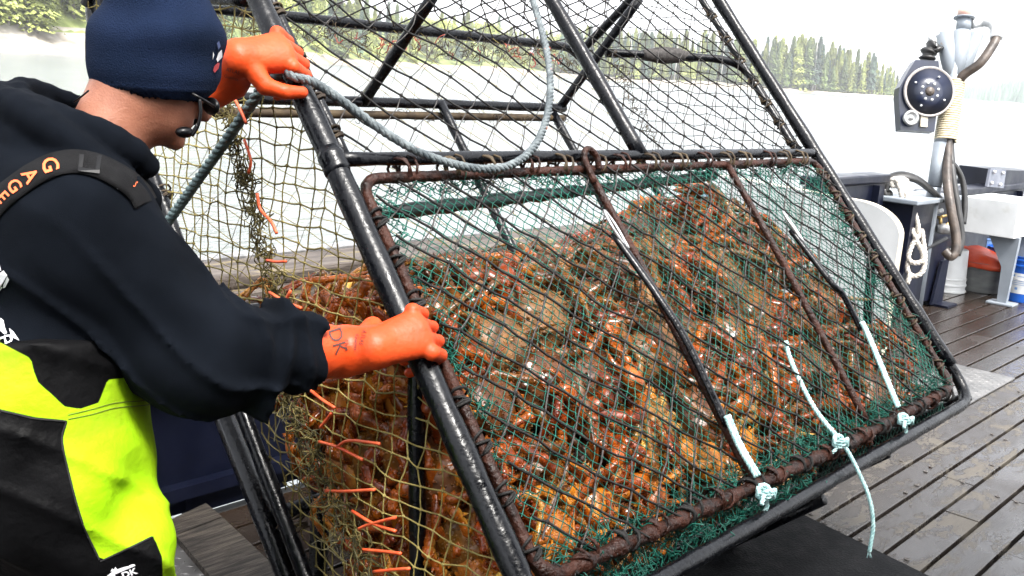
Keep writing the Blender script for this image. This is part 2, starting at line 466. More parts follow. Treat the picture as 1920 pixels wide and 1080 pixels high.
for i in range(240):                     # point on the right
    px = 1050 + 640 * ((i * 0.618 + 0.2) % 1); back = 12 + 9 * (i % 4) + _tr.uniform(0, 5)
    hh = float(np.interp(px, [1050, 1400, 1530, 1600, 1650, 1690], [25, 27, 30, 25, 22, 15])) * _tr.uniform(0.6, 1.15)
    plant(_tr.choice([0, 1, 2, 1, 3, 2, 0, 1]) if i % 26 else 5, px, back, hh, 'on the wooded point right of the pot', 'on the wooded point')

# far shore on the right, reading as one wooded mass
c = MB(); _fr = random.Random(5)
for i in range(900):
    px = _fr.uniform(1660, 2150); back = _fr.uniform(0, 160)
    a, b = sea_dir(px); d = 1500 - 250 * max(0, (px - 1830) / 300) + back
    h = (7 + 20 * float(np.interp(px, [1660, 1780, 1840, 1905, 2000], [0.25, 0.4, 0.5, 1.0, 1.3]))) * _fr.uniform(0.7, 1.15)
    p = sea(a * d, b * d, back * 0.06); w = h * _fr.uniform(0.13, 0.22); n0 = 6
    vs = [p + w * math.cos(6.283 * q / n0) * _sr * _fr.uniform(0.7, 1.2) + w * math.sin(6.283 * q / n0) * _sg + _ns * h * 0.1 for q in range(n0)]
    vs += [p + 0.55 * w * math.cos(6.283 * q / n0 + 0.4) * _sr * _fr.uniform(0.7, 1.2) + 0.55 * w * math.sin(6.283 * q / n0) * _sg + _ns * h * 0.55 for q in range(n0)] + [p + _ns * h]
    c.add(vs, [(q, (q + 1) % n0, n0 + (q + 1) % n0, n0 + q) for q in range(n0)] + [(n0 + q, n0 + (q + 1) % n0, 2 * n0) for q in range(n0)])
tag(c.build('distant_forest', M_leaf[2], smooth=False), 'hazy bluish wooded shore far off at the right edge', 'forest', kind='stuff')

# ================================================================== DECK
def deck_mat():
    m, nt, b = nodes_of('wet_deck_planks'); N, L = nt.nodes, nt.links
    tc = N.new('ShaderNodeTexCoord')
    def noise(scale, st, detail=8, rough=0.6, dist=0.0):
        mp = N.new('ShaderNodeMapping'); mp.inputs['Scale'].default_value = st
        L.new(tc.outputs['Object'], mp.inputs[0]); n = N.new('ShaderNodeTexNoise')
        n.inputs['Scale'].default_value = scale; n.inputs['Detail'].default_value = detail; n.inputs['Roughness'].default_value = rough
        n.inputs['Distortion'].default_value = dist
        L.new(mp.outputs[0], n.inputs['Vector']); return n.outputs['Fac']
    def ramp(f, stops):
        r = N.new('ShaderNodeValToRGB'); e = r.color_ramp.elements
        e[0].position, e[0].color = stops[0][0], (*stops[0][1], 1); e[1].position, e[1].color = stops[-1][0], (*stops[-1][1], 1)
        for p, c in stops[1:-1]:
            q = e.new(p); q.color = (*c, 1)
        L.new(f, r.inputs[0]); return r.outputs[0]
    def mix(f, a, c):
        x = N.new('ShaderNodeMix'); x.data_type = 'RGBA'; L.new(f, x.inputs[0]); L.new(a, x.inputs[6])
        if isinstance(c, tuple): x.inputs[7].default_value = (*c, 1)
        else: L.new(c, x.inputs[7])
        return x.outputs[2]
    def rng(f, a, b_, lo=0.0, hi=1.0):
        r = N.new('ShaderNodeMapRange'); r.inputs[1].default_value, r.inputs[2].default_value = a, b_
        r.inputs[3].default_value, r.inputs[4].default_value = lo, hi; L.new(f, r.inputs[0]); return r.outputs[0]
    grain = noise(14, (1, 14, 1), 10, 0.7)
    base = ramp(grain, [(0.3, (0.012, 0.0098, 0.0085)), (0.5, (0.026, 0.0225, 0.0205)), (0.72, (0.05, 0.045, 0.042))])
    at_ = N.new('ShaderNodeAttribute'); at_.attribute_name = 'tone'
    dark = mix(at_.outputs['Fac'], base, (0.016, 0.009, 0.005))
    worn = noise(3.2, (1, 2.0, 1), 14, 0.78, 0.4)
    wm = rng(worn, 0.50, 0.56)
    # bare, scuffed patches lie on the trodden planks near the pot
    sx = N.new('ShaderNodeSeparateXYZ'); L.new(tc.outputs['Object'], sx.inputs[0])
    near = rng(sx.outputs['Y'], 1.75, 1.5)
    mm = N.new('ShaderNodeMath'); mm.operation = 'MULTIPLY'; L.new(wm, mm.inputs[0]); L.new(near, mm.inputs[1])
    col = mix(mm.outputs[0], dark, ramp(grain, [(0.3, (0.045, 0.038, 0.029)), (0.7, (0.085, 0.073, 0.056))]))
    L.new(col, b.inputs['Base Color'])
    wet = noise(1.7, (1, 1.5, 1), 5, 0.5)
    rr = N.new('ShaderNodeMath'); rr.operation = 'MAXIMUM'
    L.new(rng(wet, 0.40, 0.64, 0.06, 0.38), rr.inputs[0]); L.new(rng(mm.outputs[0], 0, 1, 0.0, 0.6), rr.inputs[1])
    L.new(rr.outputs[0], b.inputs['Roughness'])
    bp = N.new('ShaderNodeBump'); bp.inputs['Strength'].default_value = 0.35; bp.inputs['Distance'].default_value = 0.004
    L.new(grain, bp.inputs['Height']); b2 = N.new('ShaderNodeBump'); b2.inputs['Strength'].default_value = 0.4; b2.inputs['Distance'].default_value = 0.003
    L.new(mm.outputs[0], b2.inputs['Height']); L.new(bp.outputs[0], b2.inputs['Normal']); L.new(b2.outputs[0], b.inputs['Normal'])
    return m
M_deck = deck_mat()
M_black = mat('black_painted_steel', (0.0015, 0.0017, 0.0025), (0.004, 0.0045, 0.006), scale=30, rough=0.16, rough2=0.34, spec=0.22, bump=0.16, bscale=90)
M_navy = mat('navy_painted_steel', (0.002, 0.003, 0.009), (0.003, 0.0045, 0.014), scale=6, rough=0.3, rough2=0.45, bump=0.12, bscale=25,
             extra=(0.03, 0.03, 0.035), escale=30, espread=(0.72, 0.76), spec=0.3)
M_steel = mat('worn_steel', (0.28, 0.28, 0.28), (0.45, 0.45, 0.45), scale=30, rough=0.35, rough2=0.55, metal=0.8, bump=0.1)
M_dark = mat('bilge_black', (0.01, 0.01, 0.01), rough=0.8)
GAP0, PITCH = 0.973, 0.1375
deck = MB(); tones = []; _dr = random.Random(3)
for k in range(-23, 14):
    y0 = GAP0 + PITCH * k + 0.0075; y1 = y0 + PITCH - 0.015
    if y1 > 2.86: continue
    x = -2.2 + _dr.uniform(0, 1)
    xs = [-2.2]
    while x < 10.4:
        xs.append(x); x += _dr.uniform(2.2, 3.6)
    xs.append(10.4)
    for a, b in zip(xs, xs[1:]):
        if b - a < 0.05: continue
        z = -0.02 + _dr.uniform(-0.0015, 0.0015)
        n = len(deck.f); deck.box(((a + b) / 2, (y0 + y1) / 2, z), (b - a - 0.003, y1 - y0, 0.04), bevel=0.003)
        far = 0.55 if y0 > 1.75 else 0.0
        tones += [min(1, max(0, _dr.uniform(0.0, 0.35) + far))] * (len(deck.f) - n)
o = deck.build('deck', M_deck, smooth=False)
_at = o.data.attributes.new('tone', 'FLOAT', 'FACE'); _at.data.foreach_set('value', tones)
tag(o, kind='structure')
h = MB(); h.box((4, 0.2, -0.09), (13, 5.4, 0.06)); tag(h.build('under_deck', M_dark, smooth=False), kind='structure')
# bolts let into the planks
_bm = MB(); _bm.lathe((0, 0, 0), [(0.0, 0.001), (0.0055, 0.001), (0.006, 0.0025), (0.0085, 0.0025), (0.0095, 0.0)], 14)
bolt0 = None
_bolts = [(1, 1723, 912), (1, 1700, 925), (1, 1735, 885), (1, 1745, 876), (1, 1805, 905), (1, 1870, 932), (1, 1905, 942), (1, 1860, 873), (1, 1885, 825), (1, 1860, 815), (1, 1546, 982), (1, 1572, 996), (1, 1613, 1012),
          (1, 1700, 1050), (1, 1908, 652), (1, 1665, 855), (1, 1690, 865), (1, 1910, 735), (1, 1520, 965)]
for _, px, py in _bolts:
    p = on_z(px, py, 0.0)
    k = math.floor((p[1] - GAP0) / PITCH); p[1] = min(max(p[1], GAP0 + PITCH * k + 0.025), GAP0 + PITCH * (k + 1) - 0.025)
    if bolt0 is None: bolt0 = _bm.build('bolt', mat('rusty_bolt', (0.03, 0.022, 0.018), (0.12, 0.11, 0.10), scale=90, rough=0.5, metal=0.3), local=True); q = bolt0
    else: q = bolt0.copy(); COL.objects.link(q)
    q.parent = o; q.location = Vector((p[0], p[1], 0.002))

# steel tread plates and rubber mat
def tread_mat():
    m = mat('tread_plate_steel', (0.10, 0.098, 0.095), (0.19, 0.185, 0.18), scale=7, rough=0.3, rough2=0.5, metal=0.55, extra=(0.16, 0.09, 0.05), escale=3, espread=(0.66, 0.75))
    return m
M_tread = tread_mat()
def tread_plate(x0, x1, y0, y1, label, step=0.032):
    b = MB(); b.box(((x0 + x1) / 2, (y0 + y1) / 2, 0.0055), (x1 - x0, y1 - y0, 0.007))
    i = 0; x = x0 + step
    while x < x1 - step * 0.5:
        y = y0 + step * (0.5 + 0.0); j = 0
        while y < y1 - step * 0.4:
            a = R(45) if (i + j) % 2 else R(-45)
            d = np.array([math.cos(a), math.sin(a), 0]); s = np.array([-d[1], d[0], 0])
            c0 = np.array([x, y, 0.009]); L_, W_ = step * 0.42, step * 0.12
            b.add([c0 + d * L_, c0 + s * W_, c0 - d * L_, c0 - s * W_, c0 + (0, 0, 0.0022)], [(0, 1, 4), (1, 2, 4), (2, 3, 4), (3, 0, 4)])
            y += step; j += 1
        x += step; i += 1
    return tag(b.build('tread_plate', M_tread, smooth=False), label, 'deck plate')
tread_plate(3.9, 6.02, 1.515, 1.86, 'pale steel tread plate on the deck planks right of the pot')
tread_plate(1.08, 1.50, 1.72, 2.70, 'dull steel tread plate on the deck by the man\'s leg')
M_rubber = mat('black_rubber', (0.0022, 0.0024, 0.003), (0.005, 0.0055, 0.0065), scale=18, rough=0.6, rough2=0.8, spec=0.12, bump=0.4, bscale=120, extra=(0.06, 0.06, 0.06), escale=40, espread=(0.72, 0.76))
b = MB(); b.prism([(0.3, -0.6, 0.003), (3.0, -0.6, 0.003), (3.12, 0.9, 0.003), (3.24, 1.455, 0.003), (0.3, 1.455, 0.003)], (0, 0, 0.02))
tag(b.build('rubber_mat', M_rubber, smooth=False), 'black rubber mat lying on the deck in front of the pot', 'mat')
# step boards beside the bulwark, left of the pot
M_oldwood = mat('old_grey_wood', (0.012, 0.009, 0.007), (0.07, 0.058, 0.046), scale=9, rough=0.65, rough2=0.4, bump=0.5, bscale=30, stretch=(1, 9, 9), detail=10, stops=(0.38, 0.7))
def deck_board(pts, z, lab):
    b = MB(); b.prism([on_z(x, y, z) for x, y in pts], (0, 0, -z + 0.004)); tag(b.build('deck_board', M_oldwood, smooth=False), lab, 'board', 'loose boards on the deck by the bulwark')
deck_board([(296, 985), (386, 943), (416, 968), (326, 1003)], 0.035, 'short pale weathered board on the deck against the bulwark')
deck_board([(330, 1004), (418, 970), (530, 1075), (420, 1110)], 0.03, 'dark wet board on the deck beside the tread plate')
# ================================================================== BULWARK
RAIL_Y = 2.85
bw = empty('bulwark', (3, RAIL_Y, 0)); tag(bw, 'navy steel bulwark with a weathered wooden cap rail behind the pot', 'bulwark')
w = MB(); w.box((2.0, RAIL_Y + 0.04, 0.40), (7.9, 0.08, 0.70), bevel=0.01); w.box((-0.12, RAIL_Y + 0.035, 0.02), (3.65, 0.06, 0.075)); w.box((3.95, RAIL_Y + 0.035, 0.02), (4.0, 0.06, 0.075)); w.box((1.8, RAIL_Y + 0.03, 0.0), (0.4, 0.06, 0.06))
for x in (-1.5, -0.4, 0.7, 1.05, 2.4, 3.5, 4.6, 5.6): w.box((x, RAIL_Y - 0.035, 0.375), (0.03, 0.07, 0.75))
w.box((2.0, RAIL_Y - 0.02, 0.075), (7.9, 0.05, 0.045))
w.build('plating', M_navy, bw, smooth=False)
M_cap = mat('weathered_cap_wood', (0.03, 0.02, 0.015), (0.11, 0.09, 0.075), scale=5, rough=0.7, bump=0.6, bscale=18, stretch=(1, 5, 5), detail=10, extra=(0.22, 0.17, 0.07), escale=4, espread=(0.58, 0.7))
w = MB(); w.box((2.0, RAIL_Y + 0.06, 0.775), (7.9, 0.24, 0.05), bevel=0.012); w.build('cap_rail', M_cap, bw, smooth=False)
w = MB(); w.box((2.0, RAIL_Y - 0.065, 0.62), (7.9, 0.05, 0.26), bevel=0.01); w.build('rubbing_board', M_cap, bw, smooth=False)
w = MB(); w.box((2.0, RAIL_Y + 0.205, 0.79), (7.9, 0.045, 0.05), bevel=0.01); w.build('edge_strip', M_steel, bw, smooth=False)
# ================================================================== CRAB POT
M_rust = mat('rusted_rod', (0.007, 0.0026, 0.0016), (0.034, 0.010, 0.005), scale=26, rough=0.3, rough2=0.6, bump=0.7, bscale=90, detail=9, spec=0.2)
M_twine_dk = mat('dark_twine', (0.004, 0.004, 0.004), (0.012, 0.011, 0.010), scale=60, rough=0.7, spec=0.25, bump=0.3, bscale=400)
M_twine_gr = mat('grey_twine', (0.02, 0.018, 0.017), (0.06, 0.055, 0.052), scale=90, rough=0.7, spec=0.25, bump=0.3, bscale=400)
M_twine_yl = mat('olive_twine', (0.12, 0.095, 0.026), (0.24, 0.195, 0.065), scale=25, rough=0.6, spec=0.25, bump=0.3, bscale=400)
M_twine_bk = mat('brown_twine', (0.02, 0.013, 0.008), (0.06, 0.042, 0.022), scale=30, rough=0.65, spec=0.25)
M_green = mat('green_net_twine', (0.003, 0.048, 0.034), (0.007, 0.105, 0.074), scale=16, rough=0.5, spec=0.3)
M_orange_tw = mat('orange_twine', (0.5, 0.05, 0.008), (0.6, 0.10, 0.03), scale=30, rough=0.5)
M_cyan = mat('pale_cyan_rope', (0.22, 0.42, 0.42), (0.42, 0.6, 0.58), scale=60, rough=0.6, bump=0.3, bscale=300)
M_rope = mat('blue_grey_rope', (0.04, 0.052, 0.058), (0.12, 0.14, 0.145), scale=35, rough=0.6, bump=0.4, bscale=260, extra=(0.42, 0.12, 0.05), escale=22, espread=(0.66, 0.7))
M_rope_gn = mat('green_grey_rope', (0.035, 0.065, 0.07), (0.10, 0.15, 0.15), scale=30, rough=0.55, bump=0.4, bscale=260, extra=(0.42, 0.13, 0.04), escale=24, espread=(0.68, 0.72))
M_weed = mat('dried_weed', (0.018, 0.017, 0.007), (0.06, 0.052, 0.02), scale=20, rough=0.8)
PD, PW = 0.63, 2.1
pr = random.Random(11)
POTE = empty('crab_pot', pot(1.05, -1.0, PD)); tag(POTE, 'large black framed crab pot tilted back and packed with crabs behind green netting', 'crab pot')

def bar(name, pts, r, m=M_black, seg=12, closed=False):
    b = MB(); P = [np.asarray(p, float) for p in pts]; Q = []
    for a, c in zip(P, P[1:] + ([P[0]] if closed else [])):
        k = max(1, int(np.linalg.norm(c - a) / 0.05))
        Q += [a + (c - a) * i / k for i in range(k)]
    if not closed: Q.append(P[-1])
    rr = [r * (1 + 0.05 * math.sin(i * 1.7 + r * 900) + pr.uniform(-0.035, 0.035)) for i in range(len(Q))]
    b.tube(Q, rr, seg, closed=closed); return b.build(name, m, POTE)
FR = [(-0.036, -1.0, 0), (PW, -0.985, 0), (PW, 1.0, 0), (0, 1.0, 0)]
ring = round_poly([pot(*q) for q in FR], 0.10, 6)
bar('front_frame', ring, 0.0185, closed=True)
# the two long edges carry a thicker sleeve
bar('edge_sleeve', [pot(-0.034, -0.95, -0.002), pot(-0.014, 0.0, -0.002), pot(-0.010, 0.93, -0.002)], 0.0250, seg=14)
bar('edge_sleeve', [pot(PW, -0.86, -0.002), pot(PW, 0.93, -0.002)], 0.0225, seg=14)
b = MB()
for u in (0.0,): b.lathe(pot(-0.014, u, -0.002), [(0.0245, -0.03), (0.028, -0.02), (0.0265, 0.0), (0.0285, 0.012), (0.0245, 0.03)], 14, frame_of(_U))
b.build('weld_collar', M_black, POTE)
bar('back_frame', round_poly([pot(p, u, PD) for p, u, _ in FR], 0.10, 6), 0.018, closed=True)
for p, u in ((0.0, -0.97), (PW, -0.97), (0, 0.97), (PW, 0.97)): bar('depth_bar', [pot(p, u, 0), pot(p, u, PD)], 0.018)
for p in (0.7, 1.4): bar('bottom_bar', [pot(p, -1, 0), pot(p, -1, PD)], 0.015)
bar('middle_bar', [pot(0.0, 0.005, -0.004), pot(PW, 0.0, -0.004)], 0.0150)
bar('upper_post', [pot(1.035, 0.0, -0.006), pot(1.035, 1.0, -0.006)], 0.021)
bar('side_brace', [pot(0, -0.42, 0.03), pot(0, -1.0, 0.46)], 0.017)
bar('side_brace', [pot(0, 0.46, 0.04), pot(0, 1.0, 0.62)], 0.017)
bar('side_brace', [pot(PW, -0.42, 0.03), pot(PW, -1.0, 0.46)], 0.017)
bar('back_brace', [pot(0, 0.0, PD), pot(PW, 0.0, PD)], 0.015)
bar('net_rod', round_poly([pot(0.052, 0.02, 0.03), pot(0.052, 0.97, 0.03), pot(PW - 0.055, 0.97, 0.03), pot(PW - 0.055, 0.02, 0.03)], 0.06, 5, closed=False), 0.0125)
# tunnel rods inside
bar('tunnel_rod', [pot(0.0, 0.49, 0.415), pot(1.50, 0.52, 0.44)], 0.015)
bar('tunnel_rod', [pot(0.0, 0.46, 0.435), pot(1.50, 0.49, 0.46)], 0.012, M_twine_bk)
bar('tunnel_rod', [pot(0.58, 0.5, 0.42), pot(0.57, 0.53, 0.02)], 0.016)
bar('tunnel_rod', [pot(1.48, 0.52, 0.45), pot(1.59, 0.66, 0.02)], 0.016)
bar('tunnel_rod', [pot(0.88, 0.5, 0.42), pot(0.84, -0.2, 0.40)], 0.014)
bar('tunnel_rod', [pot(1.44, 0.5, 0.45), pot(1.40, -0.2, 0.42)], 0.014)
bar('tunnel_rod', bez([pot(1.58, 0.60, 0.23), pot(1.80, 0.52, 0.13), pot(1.97, 0.455, 0.055), pot(2.045, 0.40, 0.035), pot(2.055, 0.28, 0.03), pot(2.055, 0.03, 0.03)], 6), 0.0145)
# grey scrap of netting bound round one rod
b = MB(); q = [pot(1.70 + 0.16 * t, 0.555 - 0.05 * t, 0.175 - 0.07 * t) for t in np.linspace(0, 1, 14)]
b.tube(q, [0.016 + 0.012 * math.sin(math.pi * i / 13) + pr.uniform(0, 0.004) for i in range(14)], 10); b.build('rod_binding', M_twine_gr, POTE)

# lashings: a few turns of twine round a bar
def lash_on(b, c, axis, r, turns=3, w=0.022, tr=0.003, tail=True):
    x, y, z = frame_of(np.asarray(axis, float)); pts = []
    for k in range(turns * 9 + 1):
        a = 2 * math.pi * k / 9; t = k / (turns * 9)
        pts.append(c + (r + tr * 0.7) * (math.cos(a) * x + math.sin(a) * y) + z * w * (t - 0.5 + 0.25 * math.sin(a * 0.7)))
    b.tube(pts, tr, 5)
    if tail:
        e = pts[-1]; o = (e - c) / np.linalg.norm(e - c)
        b.tube([e, e + o * 0.012 + z * pr.uniform(-0.02, 0.02), e + o * pr.uniform(0.01, 0.03) + z * pr.uniform(-0.04, 0.04) + np.array([0, 0, -0.012])], [tr, tr, tr * 0.6], 4)
def lashings(name, spots, m, **k):
    for c, ax, r in spots:
        b = MB(); lash_on(b, c, ax, r, **k); b.build(name, m, POTE)
lashings('lashing', [(pot(0.052, u, 0.03), _U, 0.014) for u in (0.09, 0.19, 0.30, 0.42, 0.53, 0.66, 0.8)], M_twine_bk, turns=4, w=0.026)
lashings('lashing', [(pot(PW - 0.055, u, 0.03), _U, 0.014) for u in (0.06, 0.15, 0.24, 0.33, 0.43, 0.53, 0.64, 0.8)], M_twine_bk, turns=3, w=0.03)
lashings('lashing', [(pot(0, u, PD), _U, 0.019) for u in (-0.55, -0.2, 0.1, 0.35, 0.55)], M_twine_bk, turns=4, w=0.03)

# ---- door: a rusty rod frame hinged under the middle bar
door_ring = round_poly([pot(0.026, -0.045, -0.006), pot(2.045, -0.036, -0.006), pot(2.005, -0.925, -0.006), pot(1.2, -0.932, -0.006), pot(0.012, -0.905, -0.006)], 0.055, 7)
DOOR = None
b = MB(); Q = []
for a, c in zip(door_ring, door_ring[1:] + door_ring[:1]):
    k = max(1, int(np.linalg.norm(c - a) / 0.012)); Q += [a + (c - a) * i / k for i in range(k)]
rr = []
for q in Q:
    v = (q - POT0) @ _U; lump = 1.0 + (0.30 * max(0, math.sin(((q - POT0) @ _P) * 62)) if v < -0.88 else 0.0)
    rr.append((0.0118 if v > -0.86 else 0.0150) * lump * (1 + pr.uniform(-0.08, 0.08)))
b.tube(Q, rr, 10, closed=True); DOOR = b.build('door', M_rust, POTE)
def dpart(mb, name, m): return mb.build(name, m, DOOR)
def door_part(mb, name, m):
    o = mb.build(name, m); o.parent = DOOR; o.matrix_parent_inverse = (DOOR.matrix_parent_inverse.inverted() @ Matrix.Identity(4)).inverted() if False else Matrix.Identity(4)
    return o
for p0, p1, u1 in ((0.76, 0.735, -0.90), (1.445, 1.37, -0.90)):
    b = MB(); b.tube(bez([pot(p0, -0.04, -0.012), pot((p0 + p1) / 2, -0.4, -0.02), pot(p1, u1, -0.01)], 10), 0.0105, 10); door_part(b, 'door_rod', M_rust)
b = MB(); b.tube(bez([pot(0.795, -0.05, -0.02), pot(0.79, -0.02, -0.035), pot(0.765, 0.0, -0.04), pot(0.745, -0.02, -0.03), pot(0.745, -0.09, -0.02)], 6), 0.0085, 8); door_part(b, 'door_hook', M_rust)
for i in range(15):
    p = 0.16 + i * 0.128 + pr.uniform(-0.02, 0.02); b = MB()
    lash_on(b, pot(p, -0.024, -0.006), _P + _U * pr.uniform(-0.2, 0.2), 0.0235, turns=4, w=0.04, tr=0.0032); door_part(b, 'lashing', M_twine_bk if i % 3 else M_rust)
for i in range(8):
    u = -0.13 - i * 0.10 + pr.uniform(-0.02, 0.02); b = MB()
    lash_on(b, pot(0.026 + 0.014 * (u + 0.05), u, -0.006), _U + _P * pr.uniform(-0.3, 0.3), 0.0145, turns=4, w=0.035, tr=0.0032); door_part(b, 'lashing', M_twine_dk)
for i in range(10):
    u = -0.1 - i * 0.082; b = MB()
    lash_on(b, pot(2.043 - 0.035 * (i / 9.0), u, -0.006), _U + _P * pr.uniform(-0.3, 0.3), 0.0145, turns=3, w=0.04, tr=0.003); door_part(b, 'lashing', M_twine_bk)
for i in range(16):
    p = 0.12 + i * 0.12 + pr.uniform(-0.02, 0.02); b = MB()
    lash_on(b, pot(p, -0.895 - 0.035 * min(1, p / 1.2), -0.006), _P + _U * pr.uniform(-0.5, 0.5), 0.018, turns=4, w=0.055, tr=0.0036); door_part(b, 'lashing', M_twine_dk if i % 2 else M_rust)
# rubber straps with hooks that hold the door shut, tied off with cyan line
for p0, u0, p1, u1, p2 in ((0.695, -0.245, 0.722, -0.775, 0.725), (1.545, -0.30, 1.60, -0.66, 1.53)):
    b = MB(); b.tube(bez([pot(p0, u0, -0.03), pot(p0 + 0.018, u0 - 0.2, -0.045), pot((p0 + p1) / 2 + 0.015, (u0 + u1) / 2 - 0.06, -0.045), pot(p1, u1, -0.03)], 8),
                     0.0120, 10, squash=0.75)
    st = door_part(b, 'door_strap', M_black)
    b = MB(); b.tube(bez([pot(p0 + 0.012, u0 - 0.05, -0.035), pot(p0 - 0.012, u0 + 0.01, -0.045), pot(p0 - 0.002, u0 + 0.06, -0.04), pot(p0 + 0.018, u0 + 0.02, -0.035), pot(p0 + 0.012, u0 - 0.05, -0.04)], 6), 0.0042, 6)
    door_part(b, 'strap_hook', M_steel)
    b = MB()
    for k in (-0.006, 0.006): b.rope(bez([pot(p1 + k, u1 + 0.02, -0.045), pot(p1 + k, u1 - 0.05, -0.036), pot(p2 + k, -0.905, -0.036)], 6), 0.0062, 0.03, 5)
    K = pot(p2, -0.945, -0.035)
    for k in range(3): b.rope([K + 0.018 * np.array([math.cos(t + k), math.sin(t + k), 0.6 * math.sin(t * 2 + k)]) for t in np.linspace(0, 6.0, 14)], 0.006, 0.03, 5)
    b.rope([K, K + np.array([0.004, -0.005, -0.035]), K + np.array([0.0, 0.004, -0.062])], 0.0055, 0.03, 5)
    b.rope([K, K + np.array([-0.03, -0.01, 0.0]), K + np.array([-0.045, -0.015, -0.012])], 0.0055, 0.03, 5)
    door_part(b, 'tie_line', M_cyan)

# ---- netting
def net(fx, A, B, da, db, mats, r1, r2, jit, inside, diamond=True, knots=1.0, seg=4, bulge=None, name='net'):
    """fx(a, b) gives a point; A, B ranges; nodes every da, db; thread radius r1 one way, r2 the other"""
    mb = MB(); na = int(round((A[1] - A[0]) / da)); nb = int(round((B[1] - B[0]) / db)); nd = {}
    for i in range(na + 1):
        for j in range(nb + 1):
            if diamond and (i + j) % 2: continue
            a, b = A[0] + i * da, B[0] + j * db
            nd[i, j] = (a + pr.uniform(-jit, jit) * da, b + pr.uniform(-jit, jit) * db)
    dirs = ((1, -1, r1, 0), (1, 1, r2, 1)) if diamond else ((1, 0, r1, 0), (0, 1, r2, 1))
    for (i, j), (a, b) in nd.items():
        ok = inside(a, b)
        for di, dj, r, m in dirs:
            if (i + di, j + dj) not in nd: continue
            c, d = nd[i + di, j + dj]; ok2 = inside(c, d)
            if not ok and not ok2: continue
            s, e = (a, b), (c, d)
            if ok != ok2:                              # cut at the border
                lo, hi = (0.0, 1.0)
                for _ in range(7):
                    t = (lo + hi) / 2; q = inside(a + (c - a) * t, b + (d - b) * t)
                    if q == ok: lo = t
                    else: hi = t
                x = (a + (c - a) * lo, b + (d - b) * lo)
                if ok: e = x
                else: s = x
            p0, p1 = fx(*s), fx(*e); mid = (p0 + p1) / 2 + np.array([pr.uniform(-1, 1), pr.uniform(-1, 1), pr.uniform(-1.6, 0.4)]) * np.linalg.norm(p1 - p0) * 0.035
            mb.mi = m; mb.tube([p0, mid, p1], r, seg, caps=False)
        if ok and knots:
            mb.mi = 0; k = max(r1, r2) * 2.0 * knots
            mb.blob(fx(a, b), (k * pr.uniform(0.8, 1.3), k * pr.uniform(0.8, 1.2), k * pr.uniform(0.8, 1.3)), 1)
    return mb.build(name, mats, POTE)
def wob(p, u, s=0.008): return s * math.sin(p * 5.1 + u * 3.3) + s * 0.6 * math.sin(p * 11 - u * 7)
net(lambda p, u: pot(p, u, 0.018 + wob(p, u)), (0.05, 2.09), (0.0, 1.0), 0.06, 0.05, [M_twine_dk, M_twine_gr], 0.0024, 0.0015, 0.16,
    lambda p, u: 0.05 < p < PW - 0.05 and 0.015 < u < 0.97, name='upper_net')
o = net(lambda p, u: pot(p, u, -0.014 + wob(p, u, 0.006)), (0.02, 2.06), (-0.97, 0.03), 0.06, 0.05, [M_twine_dk, M_twine_gr], 0.0027, 0.0020, 0.16,
    lambda p, u: 0.045 < p < 2.045 and -0.92 < u < -0.04, name='door_net')
net(lambda p, u: pot(p, u, 0.004 + wob(p * 1.6, u * 1.6, 0.009)), (0.035, 2.05), (-0.94, -0.03), 0.0155, 0.0145, [M_green, M_green], 0.00125, 0.00125, 0.22,
    lambda p, u: 0.045 < p < 2.045 and -0.925 < u < -0.035, knots=0.9, seg=3, name='fine_green_net')
net(lambda p, u: pot(p, u, PD - 0.01 + wob(p, u)), (0.0, 2.1), (-1.0, 1.0), 0.06, 0.055, [M_twine_yl, M_twine_bk], 0.0011, 0.0010, 0.2,
    lambda p, u: 0.01 < p < PW - 0.01 and -0.98 < u < 0.98, name='back_net')
# sides: square mesh that hangs plumb
def side_net(p0, sgn, name, mats, r):
    def fx(y, z):
        q = np.array([POT0[0] + p0, y, z]); v = q - POT0; n, u = v @ _N, v @ _U
        return q + np.array([sgn * (0.035 * math.sin(math.pi * min(1, max(0, n / PD))) * (1.0 if u < -0.2 else 0.35) + 0.006 * math.sin(y * 31 + z * 23)), 0, 0])
    def ins(y, z):
        v = np.array([0, y - POT0[1], z - POT0[2]]); return 0.0 < v @ _N < PD and -0.985 < v @ _U < 0.985
    return net(fx, (0.9, 3.1), (0.0, 2.2), 0.044, 0.040, mats, r, r, 0.2, ins, diamond=False, name=name)
side_net(0.0, -1, 'side_net', [M_twine_yl, M_twine_yl], 0.0019)
side_net(PW, 1, 'side_net', [M_twine_dk, M_twine_bk], 0.0014)
net(lambda p, n: pot(p, -0.985, n), (0.0, 2.1), (0.0, PD), 0.05, 0.04, [M_twine_dk, M_green], 0.0026, 0.0026, 0.2, lambda p, n: 0.02 < p < 2.08 and 0.02 < n < PD - .02, name='bottom_net')
net(lambda p, n: pot(p, 0.985, n), (0.0, 2.1), (0.0, PD), 0.06, 0.05, [M_twine_dk, M_twine_bk], 0.0026, 0.0026, 0.2, lambda p, n: 0.02 < p < 2.08 and 0.02 < n < PD - .02, name='top_net')
